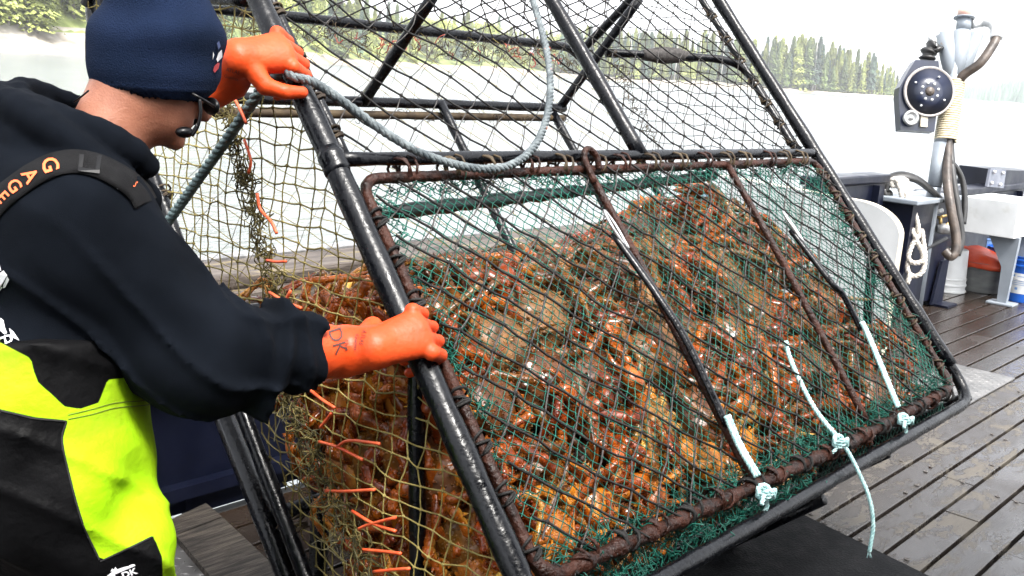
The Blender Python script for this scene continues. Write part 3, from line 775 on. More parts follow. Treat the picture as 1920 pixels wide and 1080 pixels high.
# green webbing gathered along the door edges and under its lower rod
b = MB()
def tuft(c, s, n, r=0.0013):
    for k in range(n):
        q = [np.asarray(c, float)]
        d = np.array([pr.gauss(0, 1) for _ in range(3)])
        for t in range(4):
            d = 0.6 * d + 0.7 * np.array([pr.gauss(0, 1) for _ in range(3)]); q.append(q[-1] + d / np.linalg.norm(d) * s * pr.uniform(0.5, 1.1))
        b.tube(q, r, 3, caps=False)
for i in range(150): tuft(pot(pr.uniform(0.1, 2.0), pr.uniform(-0.075, -0.045), pr.uniform(-0.005, 0.02)), 0.011, 3)
for i in range(120): tuft(pot(pr.uniform(1.95, 2.035), pr.uniform(-0.88, -0.06), pr.uniform(0.0, 0.02)), 0.014, 3)
for i in range(230): tuft(pot(pr.uniform(0.08, 2.0), pr.uniform(-0.915, -0.87), pr.uniform(-0.01, 0.02)), 0.013, 3)
for i in range(60): tuft(pot(pr.uniform(0.05, 0.09), pr.uniform(-0.9, -0.06), pr.uniform(0.0, 0.02)), 0.010, 3)
tag(door_part(b, 'gathered_green_net', M_green), kind='stuff')
b = MB()
net(lambda p, u: pot(p, u, 0.02 + 0.6 * (-0.9 - u) + wob(p * 3, u * 9, 0.006)), (0.05, 2.05), (-1.0, -0.9), 0.014, 0.013, [M_green, M_green], 0.0013, 0.0013, 0.3,
    lambda p, u: 0.05 < p < 2.04 and -0.99 < u < -0.9, knots=0.9, seg=3, name='skirt_net')
for i in range(130): tuft(pot(pr.uniform(0.08, 1.0), pr.uniform(-0.98, -0.93), pr.uniform(0.01, 0.05)), 0.016, 3)
tag(b.build('gathered_skirt', M_green, POTE), kind='stuff')
# dark rolled strip under the top of the door
b = MB(); Q = [pot(0.07 + 1.35 * t, -0.105 + 0.055 * t, 0.035) for t in np.linspace(0, 1, 40)]
b.tube(Q, [0.015 * pr.uniform(0.75, 1.25) for _ in Q], 8)
b.build('net_roll', mat('wet_green_black_roll', (0.001, 0.003, 0.003), (0.002, 0.009, 0.008), scale=20, rough=0.4), POTE)

# ---- twine tangles on the side net
path = bez([pot(0, 0.318, 0.232), pot(0, 0.20, 0.262), pot(0, 0.09, 0.285), pot(0, -0.04, 0.315), pot(0, -0.17, 0.355), pot(0, -0.28, 0.40), pot(0, -0.40, 0.40), pot(0, -0.55, 0.40), pot(0, -0.70, 0.385), pot(0, -0.86, 0.36)], 8)
b = MB()
def tangle(b, c, s, n, steps, r):
    for k in range(n):
        d = np.array([pr.gauss(0, 0.4), pr.gauss(0, 1), pr.gauss(0, 1.2)]); q = [c + np.array([pr.gauss(0, 0.4), pr.gauss(0, 1), pr.gauss(0, 1)]) * s * 0.5]
        for t in range(steps):
            d = 0.75 * d + np.array([pr.gauss(0, 0.35), pr.gauss(0, 0.6), pr.gauss(0, 0.6)]) - (q[-1] - c) / s * 0.35; q.append(q[-1] + d / np.linalg.norm(d) * s * 0.34)
        b.tube(q, r, 4, caps=False)
for i, c in enumerate(path):
    c = c + np.array([-0.022 - 0.03 * (i > 40), 0, 0]); tangle(b, c, 0.026 if i < 50 else 0.036, 4 if i < 50 else 2, 11, 0.0015)
tag(b.build('tangled_twine', mat('tangled_olive_twine', (0.045, 0.036, 0.012), (0.13, 0.105, 0.036), scale=25, rough=0.7, spec=0.2), POTE), kind='stuff')
b = MB()
for i, c in enumerate(path[40:]): tangle(b, c + np.array([-0.05, 0.01, 0]), 0.045, 2, 10, 0.0010)
tag(b.build('dried_weed', M_weed, POTE), kind='stuff')
def ot(pts): 
    b = MB(); b.tube(bez(pts, 5), 0.0034, 6); b.build('orange_twine', M_orange_tw, POTE)
def sp(px, py): return on_x(px, py, POT0[0] - 0.055)
ot([sp(482, 362), sp(488, 392), sp(508, 415), sp(519, 438)]); ot([sp(500, 488), sp(518, 491), sp(536, 490)]); ot([sp(505, 548), sp(535, 566), sp(565, 578)])
ot([sp(578, 728), sp(602, 748), sp(628, 765)]); ot([sp(598, 828), sp(632, 838), sp(680, 862)]); ot([sp(632, 838), sp(655, 826), sp(712, 832)])
ot([sp(608, 920), sp(650, 921), sp(703, 918)]); ot([sp(660, 958), sp(700, 982), sp(742, 996)]); ot([sp(672, 992), sp(690, 984), sp(742, 970)])
ot([sp(675, 1030), sp(720, 1034), sp(752, 1038)]); ot([sp(700, 1072), sp(740, 1068), sp(768, 1066)]); ot([sp(438, 182), sp(450, 205), sp(462, 232)]); ot([sp(458, 262), sp(470, 300), sp(466, 325)])
ot([sp(600, 802), sp(612, 788), sp(622, 774)]); ot([sp(515, 590), sp(530, 572), sp(545, 545)])
# frayed red twine along the back top edge
b = MB()
for i in range(70):
    t = i / 70; c = pot(0.45 + 1.6 * t, 0.93 + pr.uniform(-0.05, 0.02), PD - 0.02); tangle(b, c, 0.028, 2, 8, 0.0014)
tag(b.build('frayed_twine', [M_twine_bk], POTE), kind='stuff')
b = MB()
for i in range(26): tangle(b, pot(0.75 + 1.25 * pr.random(), 0.93 + pr.uniform(-0.05, 0.02), PD - 0.025), 0.03, 1, 7, 0.0019)
b.build('red_twine', [mat('red_twine', (0.28, 0.04, 0.025), (0.4, 0.08, 0.05), scale=30, rough=0.6)], POTE)['kind'] = 'stuff'
b = MB()
for i in range(60):                     # weed caught on the tunnel rods
    t = pr.random(); tangle(b, pot(0.45 + 1.05 * t, 0.475, 0.45), 0.016, 1, 8, 0.0011)
    tangle(b, pot(1.55 + 0.12 * t, 0.56 - 0.4 * t, 0.2 + 0.1 * t), 0.02, 1, 9, 0.0011)
tag(b.build('caught_weed', [M_twine_bk], POTE), kind='stuff')

# ---- loose lines
b = MB(); b.rope(bez([pot(-0.035, 0.25, -0.03)] + [face_pt(x, y, -0.045) for x, y in ((545, 140), (590, 155), (650, 195), (720, 247), (790, 287), (860, 310), (920, 317), (965, 306), (1000, 277), (1022, 232), (1032, 170), (1026, 100), (1008, 30), (985, -45), (960, -120))], 8), 0.0098, 0.046, 6)
tag(b.build('rope', M_rope), 'thick blue-grey laid rope looping down over the front of the pot', 'rope')
b = MB(); b.rope(bez([pot(-0.03, 0.225, -0.02), on_x(497, 160, POT0[0] - 0.03), on_x(470, 197, POT0[0] - 0.04), on_x(400, 297, POT0[0] - 0.05), on_x(312, 420, POT0[0] - 0.05), on_x(270, 480, POT0[0] - 0.05)], 10), 0.0125, 0.055, 6)
tag(b.build('rope', M_rope_gn), 'green-grey rope drawn tight from the gloved hand past the yellow side net', 'rope')
b = MB(); Q = [pot(0, 0, 0)]
Q = [at(1473, 640, 2.68), at(1480, 668, 2.66), at(1500, 715, 2.62), at(1530, 770, 2.58), at(1572, 822, 2.54)]
b.rope(bez(Q, 8), 0.0068, 0.032, 5)
K = at(1576, 828, 2.53)
for k in range(3): b.rope([K + 0.016 * np.array([math.cos(t + k), math.sin(t + k), 0.7 * math.sin(t * 2 + k)]) for t in np.linspace(0, 6, 14)], 0.006, 0.03, 5)
b.rope(bez([K, at(1568, 842, 2.52), at(1556, 852, 2.52)], 5), 0.005, 0.03, 5)
b.rope(bez([K, at(1592, 850, 2.52), at(1612, 890, 2.51), at(1630, 935, 2.50), at(1637, 985, 2.50), at(1630, 1035, 2.50)], 8), 0.0055, 0.03, 5)
for k in range(6): b.tube([at(1630, 1030, 2.5), at(1630 + pr.uniform(-5, 5), 1046, 2.5)], 0.0014, 4)
tag(b.build('tie_cord', M_cyan), 'pale cyan cord knotted to the door net with a long hanging tail', 'cord')

# ================================================================== LAUNCHER RACK UNDER THE POT
LN = empty('pot_launcher', pot(1.05, -1.12, 0.74)); tag(LN, 'black steel tube launcher rack carrying the tilted crab pot', 'rack')
def lbar(name, pts, r, m=M_black):
    b = MB(); b.tube(pts, r, 12); b.build(name, m, LN)
def zdrop(q): return np.array([q[0], q[1], 0.0])
for p in (-0.005, 0.55, 1.55):
    lbar('rack_rail', [pot(p, -1.055, 0.742), pot(p, -0.16, 0.742)], 0.026)
for u in (-1.02, -0.5): lbar('cross_tube', [pot(0.0, u, 0.70), pot(1.6, u, 0.70)], 0.022)
for p in (0.55, 1.55): lbar('foot_lip', [pot(p, -1.045, 0.74), pot(p, -1.045, 0.34)], 0.02)
for p in (0.30, 1.55):
    lbar('rack_leg', [pot(p, -0.72, 0.742), zdrop(pot(p, -0.72, 0.742))], 0.026)
    lbar('rack_leg', [pot(p, -0.2, 0.742), zdrop(pot(p, -0.2, 0.742))], 0.026)
lbar('hydraulic_ram', [pot(1.05, -0.5, 0.72), zdrop(pot(1.05, -0.75, 0.8)) + np.array([0, 0, 0.02])], 0.03, M_steel)
# ================================================================== KING CRABS
def crab_mat(name, top, top2, pale, pale2, bumps, rough):
    m, nt, b = nodes_of(name); N, L = nt.nodes, nt.links
    tc = N.new('ShaderNodeTexCoord'); oi = N.new('ShaderNodeObjectInfo')
    ad = N.new('ShaderNodeVectorMath'); ad.operation = 'ADD'; L.new(tc.outputs['Object'], ad.inputs[0])
    sc = N.new('ShaderNodeVectorMath'); sc.operation = 'SCALE'; sc.inputs[3].default_value = 9.0
    cb = N.new('ShaderNodeCombineXYZ'); [L.new(oi.outputs['Random'], cb.inputs[i]) for i in range(3)]
    L.new(cb.outputs[0], sc.inputs[0]); L.new(sc.outputs[0], ad.inputs[1])
    def noise(s, d=6):
        n = N.new('ShaderNodeTexNoise'); n.inputs['Scale'].default_value = s; n.inputs['Detail'].default_value = d
        L.new(ad.outputs[0], n.inputs['Vector']); return n.outputs['Fac']
    def ramp(f, a, c, s0=0.35, s1=0.65):
        r = N.new('ShaderNodeValToRGB'); r.color_ramp.elements[0].position, r.color_ramp.elements[1].position = s0, s1
        r.color_ramp.elements[0].color, r.color_ramp.elements[1].color = (*a, 1), (*c, 1); L.new(f, r.inputs[0]); return r.outputs[0]
    n1 = noise(26); n2 = noise(11, 3)
    t = ramp(n1, top, top2); p = ramp(n1, pale, pale2)
    sx = N.new('ShaderNodeSeparateXYZ'); L.new(tc.outputs['Normal'], sx.inputs[0])
    a = N.new('ShaderNodeMath'); a.operation = 'MULTIPLY_ADD'; a.inputs[1].default_value = 0.7; L.new(n2, a.inputs[0]); L.new(sx.outputs['Z'], a.inputs[2])
    mr = N.new('ShaderNodeMapRange'); mr.inputs[1].default_value = -0.05; mr.inputs[2].default_value = 0.35; L.new(a.outputs[0], mr.inputs[0])
    mx = N.new('ShaderNodeMix'); mx.data_type = 'RGBA'; L.new(mr.outputs[0], mx.inputs[0]); L.new(p, mx.inputs[6]); L.new(t, mx.inputs[7])
    # pale warts
    vo = N.new('ShaderNodeTexVoronoi'); vo.inputs['Scale'].default_value = bumps; L.new(ad.outputs[0], vo.inputs['Vector'])
    wr_ = N.new('ShaderNodeMapRange'); wr_.inputs[1].default_value = 0.32; wr_.inputs[2].default_value = 0.12; L.new(vo.outputs['Distance'], wr_.inputs[0])
    wm = N.new('ShaderNodeMath'); wm.operation = 'MULTIPLY'; wm.inputs[1].default_value = 0.25; L.new(wr_.outputs[0], wm.inputs[0])
    m2 = N.new('ShaderNodeMix'); m2.data_type = 'RGBA'; L.new(wm.outputs[0], m2.inputs[0]); L.new(mx.outputs[2], m2.inputs[6]); m2.inputs[7].default_value = (*pale2, 1)
    hs = N.new('ShaderNodeHueSaturation'); h1 = N.new('ShaderNodeMapRange'); h1.inputs[3].default_value = 0.495; h1.inputs[4].default_value = 0.515
    v1 = N.new('ShaderNodeMapRange'); v1.inputs[3].default_value = 0.55; v1.inputs[4].default_value = 1.3
    L.new(oi.outputs['Random'], h1.inputs[0]); L.new(oi.outputs['Random'], v1.inputs[0]); L.new(h1.outputs[0], hs.inputs['Hue']); L.new(v1.outputs[0], hs.inputs['Value'])
    L.new(m2.outputs[2], hs.inputs['Color']); L.new(hs.outputs[0], b.inputs['Base Color'])
    rr = N.new('ShaderNodeMapRange'); rr.inputs[1].default_value = 0.4; rr.inputs[2].default_value = 0.65; rr.inputs[3].default_value = rough; rr.inputs[4].default_value = rough + 0.25
    L.new(n2, rr.inputs[0]); L.new(rr.outputs[0], b.inputs['Roughness'])
    bp = N.new('ShaderNodeBump'); bp.inputs['Strength'].default_value = 0.7; bp.inputs['Distance'].default_value = 0.004
    L.new(wr_.outputs[0], bp.inputs['Height']); b2 = N.new('ShaderNodeBump'); b2.inputs['Strength'].default_value = 0.4; b2.inputs['Distance'].default_value = 0.003
    L.new(noise(70, 3), b2.inputs['Height']); L.new(bp.outputs[0], b2.inputs['Normal']); L.new(b2.outputs[0], b.inputs['Normal'])
    b.inputs['Specular IOR Level'].default_value = 0.4
    return m
M_crab = crab_mat('crab_shell', (0.050, 0.014, 0.003), (0.17, 0.052, 0.008), (0.24, 0.105, 0.020), (0.36, 0.18, 0.045), 95, 0.2)
M_crab_pale = crab_mat('crab_shell_pale', (0.07, 0.026, 0.010), (0.18, 0.075, 0.026), (0.28, 0.145, 0.05), (0.38, 0.235, 0.10), 110, 0.22)
M_claw = crab_mat('crab_claw', (0.11, 0.015, 0.002), (0.29, 0.048, 0.004), (0.32, 0.095, 0.010), (0.40, 0.165, 0.03), 120, 0.14)

M_amber_lit = crab_mat('crab_shell_lit_amber', (0.17, 0.038, 0.004), (0.40, 0.115, 0.009), (0.44, 0.19, 0.022), (0.55, 0.30, 0.06), 100, 0.2)  # brightened amber: the light falling on the pot's side is put into the colour

def seg_tube(mb, a, b, r0, r1, cr, warts=1.0, seg=9, rings=8):
    """one leg segment: swollen at both joints, ridged, with small spines"""
    a = np.asarray(a); b = np.asarray(b); L_ = np.linalg.norm(b - a); x, y, d = frame_of(b - a); pts = []; rr = []
    for i in range(rings):
        t = i / (rings - 1); e = 0.80 + 0.24 * abs(2 * t - 1) ** 1.6; k = r0 + (r1 - r0) * t
        if i in (0, rings - 1): e *= 0.72
        pts.append(a + (b - a) * t + (x * cr.uniform(-1, 1) + y * cr.uniform(-1, 1)) * k * 0.08); rr.append(k * e * cr.uniform(0.94, 1.07))
    mb.tube(pts, rr, seg, squash=0.78)
    for k in range(int(warts * L_ / 0.0075)):
        t = cr.uniform(0.08, 0.95); q = cr.uniform(0, 6.283); o = math.cos(q) * x + math.sin(q) * y * 0.8; o /= np.linalg.norm(o)
        r = r0 + (r1 - r0) * t; c = a + (b - a) * t + o * r * 0.78; h = cr.uniform(0.3, 0.75) * r; w = h * 0.5
        u = np.cross(o, d)
        mb.add([c + d * w, c + u * w, c - d * w, c - u * w, c + o * h + d * h * 0.3], [(0, 1, 4), (1, 2, 4), (2, 3, 4), (3, 0, 4)])
def crab(seed, fold, body_m, leg_m):
    cr = random.Random(seed); root = empty('king_crab'); kids = []
    b = MB(); vs, fs = ICO[4]; out = []
    for v in vs:
        x, y, z = v; w = 0.092 * (1 - 0.18 * max(0, y)) * (1 + 0.06 * math.sin(6 * math.atan2(y, x)))
        h = 0.052 if z > 0 else 0.026
        q = np.array([x * w, y * 0.086 - 0.004, z * h])
        nz = mnoise.noise(Vector(q * 34)) * 0.009 + mnoise.noise(Vector(q * 95)) * 0.0045
        # raised gut, heart and gill regions
        if z > 0: q = q * (1 + 0.10 * math.exp(-((x / 0.3) ** 2 + ((y - 0.25) / 0.35) ** 2)) + 0.08 * math.exp(-(((abs(x) - 0.55) / 0.28) ** 2 + ((y + 0.2) / 0.5) ** 2)) - 0.05 * math.exp(-((y + 0.05) / 0.10) ** 2))
        out.append(q + v * nz)
    b.add(out, fs)
    for k in range(190):                  # spines and warts over the shell
        v = out[cr.randrange(len(out))]
        if v[2] < -0.004: continue
        d = v / np.linalg.norm(v) + np.array([0, 0, 0.2]); d /= np.linalg.norm(d); x, y, _ = frame_of(d); h = cr.uniform(0.005, 0.013); w = h * 0.45
        b.add([v + x * w, v + y * w, v - x * w, v - y * w, v + d * h], [(0, 1, 4), (1, 2, 4), (2, 3, 4), (3, 0, 4)])
    b.add([(0.008, 0.078, 0.012), (0, 0.078, 0.022), (-0.008, 0.078, 0.012), (0, 0.108, 0.022)], [(0, 1, 3), (1, 2, 3), (2, 0, 3)])
    for s in (-1, 1):                    # eye stalks
        b.tube([(s * 0.012, 0.075, 0.006), (s * 0.016, 0.094, 0.010)], [0.004, 0.005], 6)
    for k in range(5):                   # belly flap plates
        b.blob((cr.uniform(-0.008, 0.008), -0.05 + 0.024 * k, -0.026), (0.038 - 0.003 * k, 0.018, 0.010), 2)
    for s in (-1, 1):
        for k in range(4): b.blob((s * 0.052, 0.04 - 0.027 * k, -0.018), (0.024, 0.013, 0.013), 2)
    kids.append(b.build('carapace', body_m, root, local=True))
    pts_all = []
    def joint_chain(s, k):
        az = R([62, 24, -6, -38][k] + cr.uniform(-9, 9)); el = R(cr.uniform(20, 50)) if fold < 0.5 else R(cr.uniform(-5, 38))
        r0 = np.array([s * 0.066, [0.05, 0.024, -0.006, -0.035][k], -0.006])
        def dr(a, e): return np.array([s * math.cos(a) * math.cos(e), math.sin(a) * math.cos(e), math.sin(e)])
        p = [r0]; p.append(p[-1] + dr(az, 0.1) * 0.034)
        p.append(p[-1] + dr(az, el) * cr.uniform(0.10, 0.135))
        bend = fold * cr.uniform(0.5, 1.15)
        a2 = az + cr.uniform(-0.4, 0.5) + bend * 0.9 * cr.choice((-1, 1)); p.append(p[-1] + dr(a2, el * 0.2 - bend * 0.5) * 0.046)
        a3 = a2 + bend * 1.3 * (1 if a2 > az else -1); p.append(p[-1] + dr(a3, -0.35 - bend * 0.5) * cr.uniform(0.11, 0.14))
        p.append(p[-1] + dr(a3 + bend * 0.3, -0.8 + cr.uniform(-0.2, 0.3)) * 0.085)
        pts_all.extend(p[2:])
        return p
    for s in (-1, 1):
        for k in (1, 2, 3):
            p = joint_chain(s, k); b = MB(); w = 0.0175 if k < 3 else 0.0155
            for i, (r0, r1) in enumerate(((w, w), (w * 1.12, w * 0.98), (w, w * 0.92), (w * 0.88, w * 0.68), (w * 0.55, w * 0.10))):
                seg_tube(b, p[i], p[i + 1], r0, r1, cr, 1.0 if i < 4 else 0.2)
                if i: b.blob(p[i], (r0 * 0.95,) * 3, 1)
            kids.append(b.build('leg', leg_m, root, local=True))
        p = joint_chain(s, 0); b = MB(); w = 0.0165
        for i, (r0, r1) in enumerate(((w, w), (w, w * 1.1), (w * 1.1, w * 1.2))):
            seg_tube(b, p[i], p[i + 1], r0, r1, cr, 1.0)
            if i: b.blob(p[i], (r0,) * 3, 1)
        d = p[4] - p[3]; d /= np.linalg.norm(d); x, y, _ = frame_of(d); q = p[3]; big = 1.25 if s > 0 else 0.95
        b.tube([q, q + d * 0.02, q + d * 0.045, q + d * 0.066 * big], [0.015, 0.024 * big, 0.026 * big, 0.015 * big], 10, squash=0.75)
        for t in (-1, 1):
            c0 = q + d * 0.058 * big + x * t * 0.012 * big
            b.tube([c0, c0 + d * 0.022 + x * t * 0.012, c0 + d * 0.045 + x * t * 0.010, c0 + d * 0.062 * big + x * t * 0.001], [0.013 * big, 0.011 * big, 0.008, 0.002], 8)
        kids.append(b.build('claw', M_claw, root, local=True))
    EXT[root.name] = np.array(pts_all + [V3 for V3 in (np.array([0.09, 0, 0]), np.array([-0.09, 0, 0]), np.array([0, 0.1, 0.02]), np.array([0, -0.09, 0]), np.array([0, 0, 0.06]))])
    return root, kids
EXT = {}
CRABS = [crab(101, 0.35, M_crab, M_crab), crab(202, 0.75, M_crab, M_crab), crab(303, 1.0, M_crab_pale, M_crab), crab(404, 0.6, M_crab_pale, M_crab_pale), crab(505, 0.9, M_crab, M_claw), crab(606, 0.7, M_amber_lit, M_amber_lit), crab(707, 0.95, M_amber_lit, M_claw)]
_cu = [False] * len(CRABS); xr = random.Random(77)
def pile_top(p, n=0.08): return float(pile_tops(p, n))
def _old(p): return float(np.interp(p, [0, 0.3, 0.6, 0.9, 1.2, 1.42, 1.6, 1.8, 2.1], [-0.32, -0.30, -0.38, -0.31, -0.22, -0.05, -0.2, -0.47, -0.66]))
def pile_tops(p, n): return np.interp(p, [0, 0.3, 0.6, 0.9, 1.2, 1.42, 1.6, 1.75, 1.9, 2.1], [-0.26, -0.22, -0.25, -0.24, -0.15, 0.0, -0.06, -0.22, -0.46, -0.68]) * 1.0 + np.clip(n - 0.08, 0, 1) * np.interp(p, [0, 1.0, 1.42, 1.8], [0.55, 0.5, 0.1, 0.5])
def put_crab(k, loc, ups, scale, label, group, head=0.03, pmin=0.03):
    """tries several poses and keeps the one that fits best between the nets"""
    ext = EXT[CRABS[k][0].name] * scale; best = None; loc = np.asarray(loc, float)
    for _ in range(40):
        z = ups(); z = z / np.linalg.norm(z); x, y, _d = frame_of(z); sp_ = xr.uniform(0, 6.283)
        c, s = math.cos(sp_), math.sin(sp_); X = c * x + s * y; Y = np.cross(z, X); Mx = np.stack([X, Y, z], 1)
        q = ext @ Mx.T + loc - POT0; w = np.stack([q @ _P, q @ _U, q @ _N], 1)
        lo = np.array([pmin, -0.955, 0.022]) - w.min(0); hi = w.max(0) - np.array([2.07, 0.93, 0.61]); hi[1] = max(0.0, (w[:, 1] - pile_tops(w[:, 0], w[:, 2]) - head).max())
        lo = np.maximum(lo, 0); hi = np.maximum(hi, 0); bad = lo.sum() + hi.sum() + np.minimum(lo, hi).sum() * 3
        if best is None or bad < best[0]: best = (bad, Mx, lo - hi)
    bad, Mx, sh = best
    if bad > 0.06 and scale > 0.6: return put_crab(k, loc, ups, scale * 0.85, label, group, head, pmin)
    if _cu[k]: o = copy_tree(*CRABS[k])
    else: o = CRABS[k][0]; _cu[k] = True
    o.rotation_euler = Matrix([tuple(r) for r in Mx]).to_euler()
    o.location = Vector(loc + sh[0] * _P + sh[1] * _U + sh[2] * _N); o.scale = (scale,) * 3
    tag(o, label, 'crab', group)
def tilt(v, a): 
    return np.asarray(v, float) + np.array([xr.gauss(0, a) for _ in range(3)])
L_front = ('wet orange brown king crab packed against the green door net', 'crabs against the green door net')
L_side = ('golden brown king crab pressed against the olive side net', 'crabs against the olive side net')
L_deep = ('reddish king crab buried inside the heap in the tilted pot', 'crabs inside the heap')
L_top = ('reddish king crab lying on top of the heap in the pot', 'crabs on top of the heap')
u = -0.86; row = 0
while u < 0.0:                           # front layer
    p = 0.16 + 0.09 * (row % 2)
    while p < 2.0:
        if u < pile_top(p) - 0.02:
            pp = min(1.93, max(0.17, p + xr.uniform(-0.03, 0.03)))
            n = 0.085 + xr.uniform(0, 0.045)
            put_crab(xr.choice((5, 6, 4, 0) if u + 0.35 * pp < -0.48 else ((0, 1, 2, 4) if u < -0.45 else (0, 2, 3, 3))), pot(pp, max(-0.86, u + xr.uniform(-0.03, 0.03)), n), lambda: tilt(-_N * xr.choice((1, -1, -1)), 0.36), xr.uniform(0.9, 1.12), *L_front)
        p += 0.195
    u += 0.165; row += 1
for n, st in ((0.25, 0.24), (0.40, 0.25), (0.54, 0.25)):   # deeper layers, a level heap
    u = -0.84; row = 0
    while u < 0.45:
        p = 0.2 + 0.11 * (row % 2)
        while p < 1.95:
            if u < pile_top(p, n) - 0.05:
                put_crab(xr.randrange(5), pot(p + xr.uniform(-0.04, 0.04), u + xr.uniform(-0.04, 0.04), n), lambda: tilt(np.array([0, -0.3, 1.0]) * xr.choice((1, 1, -1)), 0.5), xr.uniform(0.95, 1.15), *L_deep)
            p += st
        u += 0.23; row += 1
for n in (0.08, 0.18, 0.29, 0.40, 0.51):       # against the left side, mostly shells with side light in their colour
    u = -0.9 + 0.05 * (int(n * 100) % 2)
    while u < 0.3:
        if u < pile_top(0.1, n) - 0.05:
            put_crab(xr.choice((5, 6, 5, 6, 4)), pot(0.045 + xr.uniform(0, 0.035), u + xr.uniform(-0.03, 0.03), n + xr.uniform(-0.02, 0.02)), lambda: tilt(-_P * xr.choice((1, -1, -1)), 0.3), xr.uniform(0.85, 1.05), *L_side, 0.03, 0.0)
        u += 0.125
for i in range(26):                      # crest of the heap
    p = 0.15 + 1.75 * ((i * 0.618) % 1); n = 0.1 + 0.45 * ((i * 0.414) % 1)
    put_crab(xr.choice((0, 0, 1, 3)), pot(p, pile_top(p, n) - 0.05, n), lambda: tilt((0, -0.1, 1), 0.3), xr.uniform(0.8, 1.0), *L_top)
# ================================================================== PERSON
def cloth(name, c1, c2, rough, fine, bump, sheen=0.2, spec=0.25):
    m = mat(name, c1, c2, scale=9, rough=rough, bump=bump, bscale=fine, sheen=sheen, spec=spec)
    return m
M_hood = cloth('black_fleece', (0.0014, 0.0022, 0.0038), (0.0028, 0.004, 0.0065), 0.95, 900, 0.25, 0.0, 0.06)
M_beanie = cloth('navy_knit', (0.0035, 0.008, 0.021), (0.006, 0.012, 0.032), 0.95, 420, 0.5, 0.0, 0.08)
M_pants = mat('black_oilskin', (0.0012, 0.0012, 0.0014), (0.003, 0.003, 0.0034), scale=12, rough=0.5, rough2=0.65, bump=0.25, bscale=60, spec=0.06)
M_hivis = mat('fluorescent_yellow_cloth', (0.40, 0.62, 0.004), (0.48, 0.70, 0.008), scale=5, rough=0.6, bump=0.3, bscale=40, extra=(0.36, 0.40, 0.01), escale=9, espread=(0.62, 0.8), spec=0.3)
M_skin = mat('skin', (0.17, 0.062, 0.036), (0.25, 0.105, 0.064), scale=22, rough=0.5, bump=0.15, bscale=260, spec=0.35)
M_skin.node_tree.nodes['Principled BSDF'].inputs['Subsurface Weight'].default_value = 0.08
M_skin.node_tree.nodes['Principled BSDF'].inputs['Subsurface Radius'].default_value = (0.01, 0.004, 0.002)
M_glove = mat('wet_orange_rubber', (0.46, 0.040, 0.005), (0.54, 0.062, 0.010), scale=10, rough=0.42, rough2=0.62, bump=0.2, bscale=55, spec=0.28, extra=(0.34, 0.026, 0.004), escale=5, espread=(0.56, 0.72))
M_ink = mat('glove_ink', (0.05, 0.012, 0.008), rough=0.5)
M_print_o = mat('orange_print', (0.75, 0.12, 0.03), rough=0.6)
M_print_w = mat('white_print', (0.5, 0.5, 0.52), rough=0.6)
M_print_r = mat('red_thread', (0.20, 0.008, 0.012), rough=0.7)
M_hair = mat('dark_hair', (0.008, 0.006, 0.005), (0.02, 0.014, 0.01), scale=60, rough=0.6)
M_gloss = mat('black_plastic', (0.002, 0.002, 0.0025), rough=0.3, spec=0.2)
V = lambda *a: np.array(a, float)
HEAD, NECK = V(0.868, 1.655, 1.463), V(0.775, 1.672, 1.292)
RS, RE, RW, RH = V(0.69, 1.525, 1.235), V(0.812, 1.418, 1.015), V(1.085, 1.375, 0.992), pot(-0.044, -0.415, 0)
LS, LE, LW, LH = V(0.70, 1.88, 1.165), V(0.86, 1.985, 1.30), V(1.105, 1.835, 1.445), pot(-0.055, 0.24, 0)
PEL = V(0.60, 1.60, 0.86)
HF = V(math.cos(R(-16)) * math.cos(R(22)), math.sin(R(-16)) * math.cos(R(22)), -math.sin(R(22)))      # where the face points
HL = np.cross((0, 0, 1), HF); HL /= np.linalg.norm(HL); HU = np.cross(HF, HL)
HAX = np.stack([HF, HL, HU])
def hp(f, l, u): return HEAD + f * HF + l * HL + u * HU
MAN = empty('person', (0.62, 1.60, 0.0)); tag(MAN, 'man in navy beanie, black hooded top and yellow-black overalls gripping the crab pot', 'person')

# hands: fingers closed round a bar. a = along the bar on the thumb side, w = from wrist to fingertips, o = out through the back of the hand
def hand_shapes(G, a, w, o, wrist, off=0.0, thumb_over=False):
    r = 0.0275; q = lambda x, y, z: G + a * x + w * y + o * z
    sh = []
    fr = 0.0124 + off
    xs = (0.043, 0.0145, -0.0145, -0.042); ln = (0.90, 1.08, 1.02, 0.80)
    for x, l in zip(xs, ln):
        k = q(x * 1.04, 0.004, r + 0.026); p1 = q(x * 1.05, 0.004 + 0.047 * l, r + 0.006 - 0.004 * l); p2 = q(x, 0.040 + 0.008 * l, -0.012 - 0.010 * l); p3 = q(x * 0.95, 0.018, -r - 0.014)
        sh.append((sd_cone, [(k, p1, fr * 1.2, fr * 1.02), (p1, p2, fr * 1.02, fr * 0.95), (p2, p3, fr * 0.95, fr * 0.85)]))
    if thumb_over: t = [q(0.022, -0.075, 0.026), q(0.066, -0.052, 0.018), q(0.086, -0.020, 0.026), q(0.092, 0.014, 0.034)]
    else: t = [q(0.022, -0.075, 0.012), q(0.050, -0.052, -0.002), q(0.056, -0.032, -0.026), q(0.040, -0.004, -0.046)]
    sh.append((sd_cone, [(t[0], t[1], fr * 1.75, fr * 1.5), (t[1], t[2], fr * 1.45, fr * 1.2), (t[2], t[3], fr * 1.2, fr * 0.98)]))
    palm = [(q(0.027, 0.0, r + 0.018), q(0.014, -0.085, 0.020), 0.021 + off, 0.025 + off), (q(0.003, 0.0, r + 0.022), q(0.0, -0.09, 0.020), 0.022 + off, 0.027 + off),
            (q(-0.024, -0.002, r + 0.018), q(-0.012, -0.085, 0.018), 0.021 + off, 0.026 + off), (q(0.0, -0.085, 0.019), wrist, 0.033 + off, 0.034 + off)]
    return sh, palm
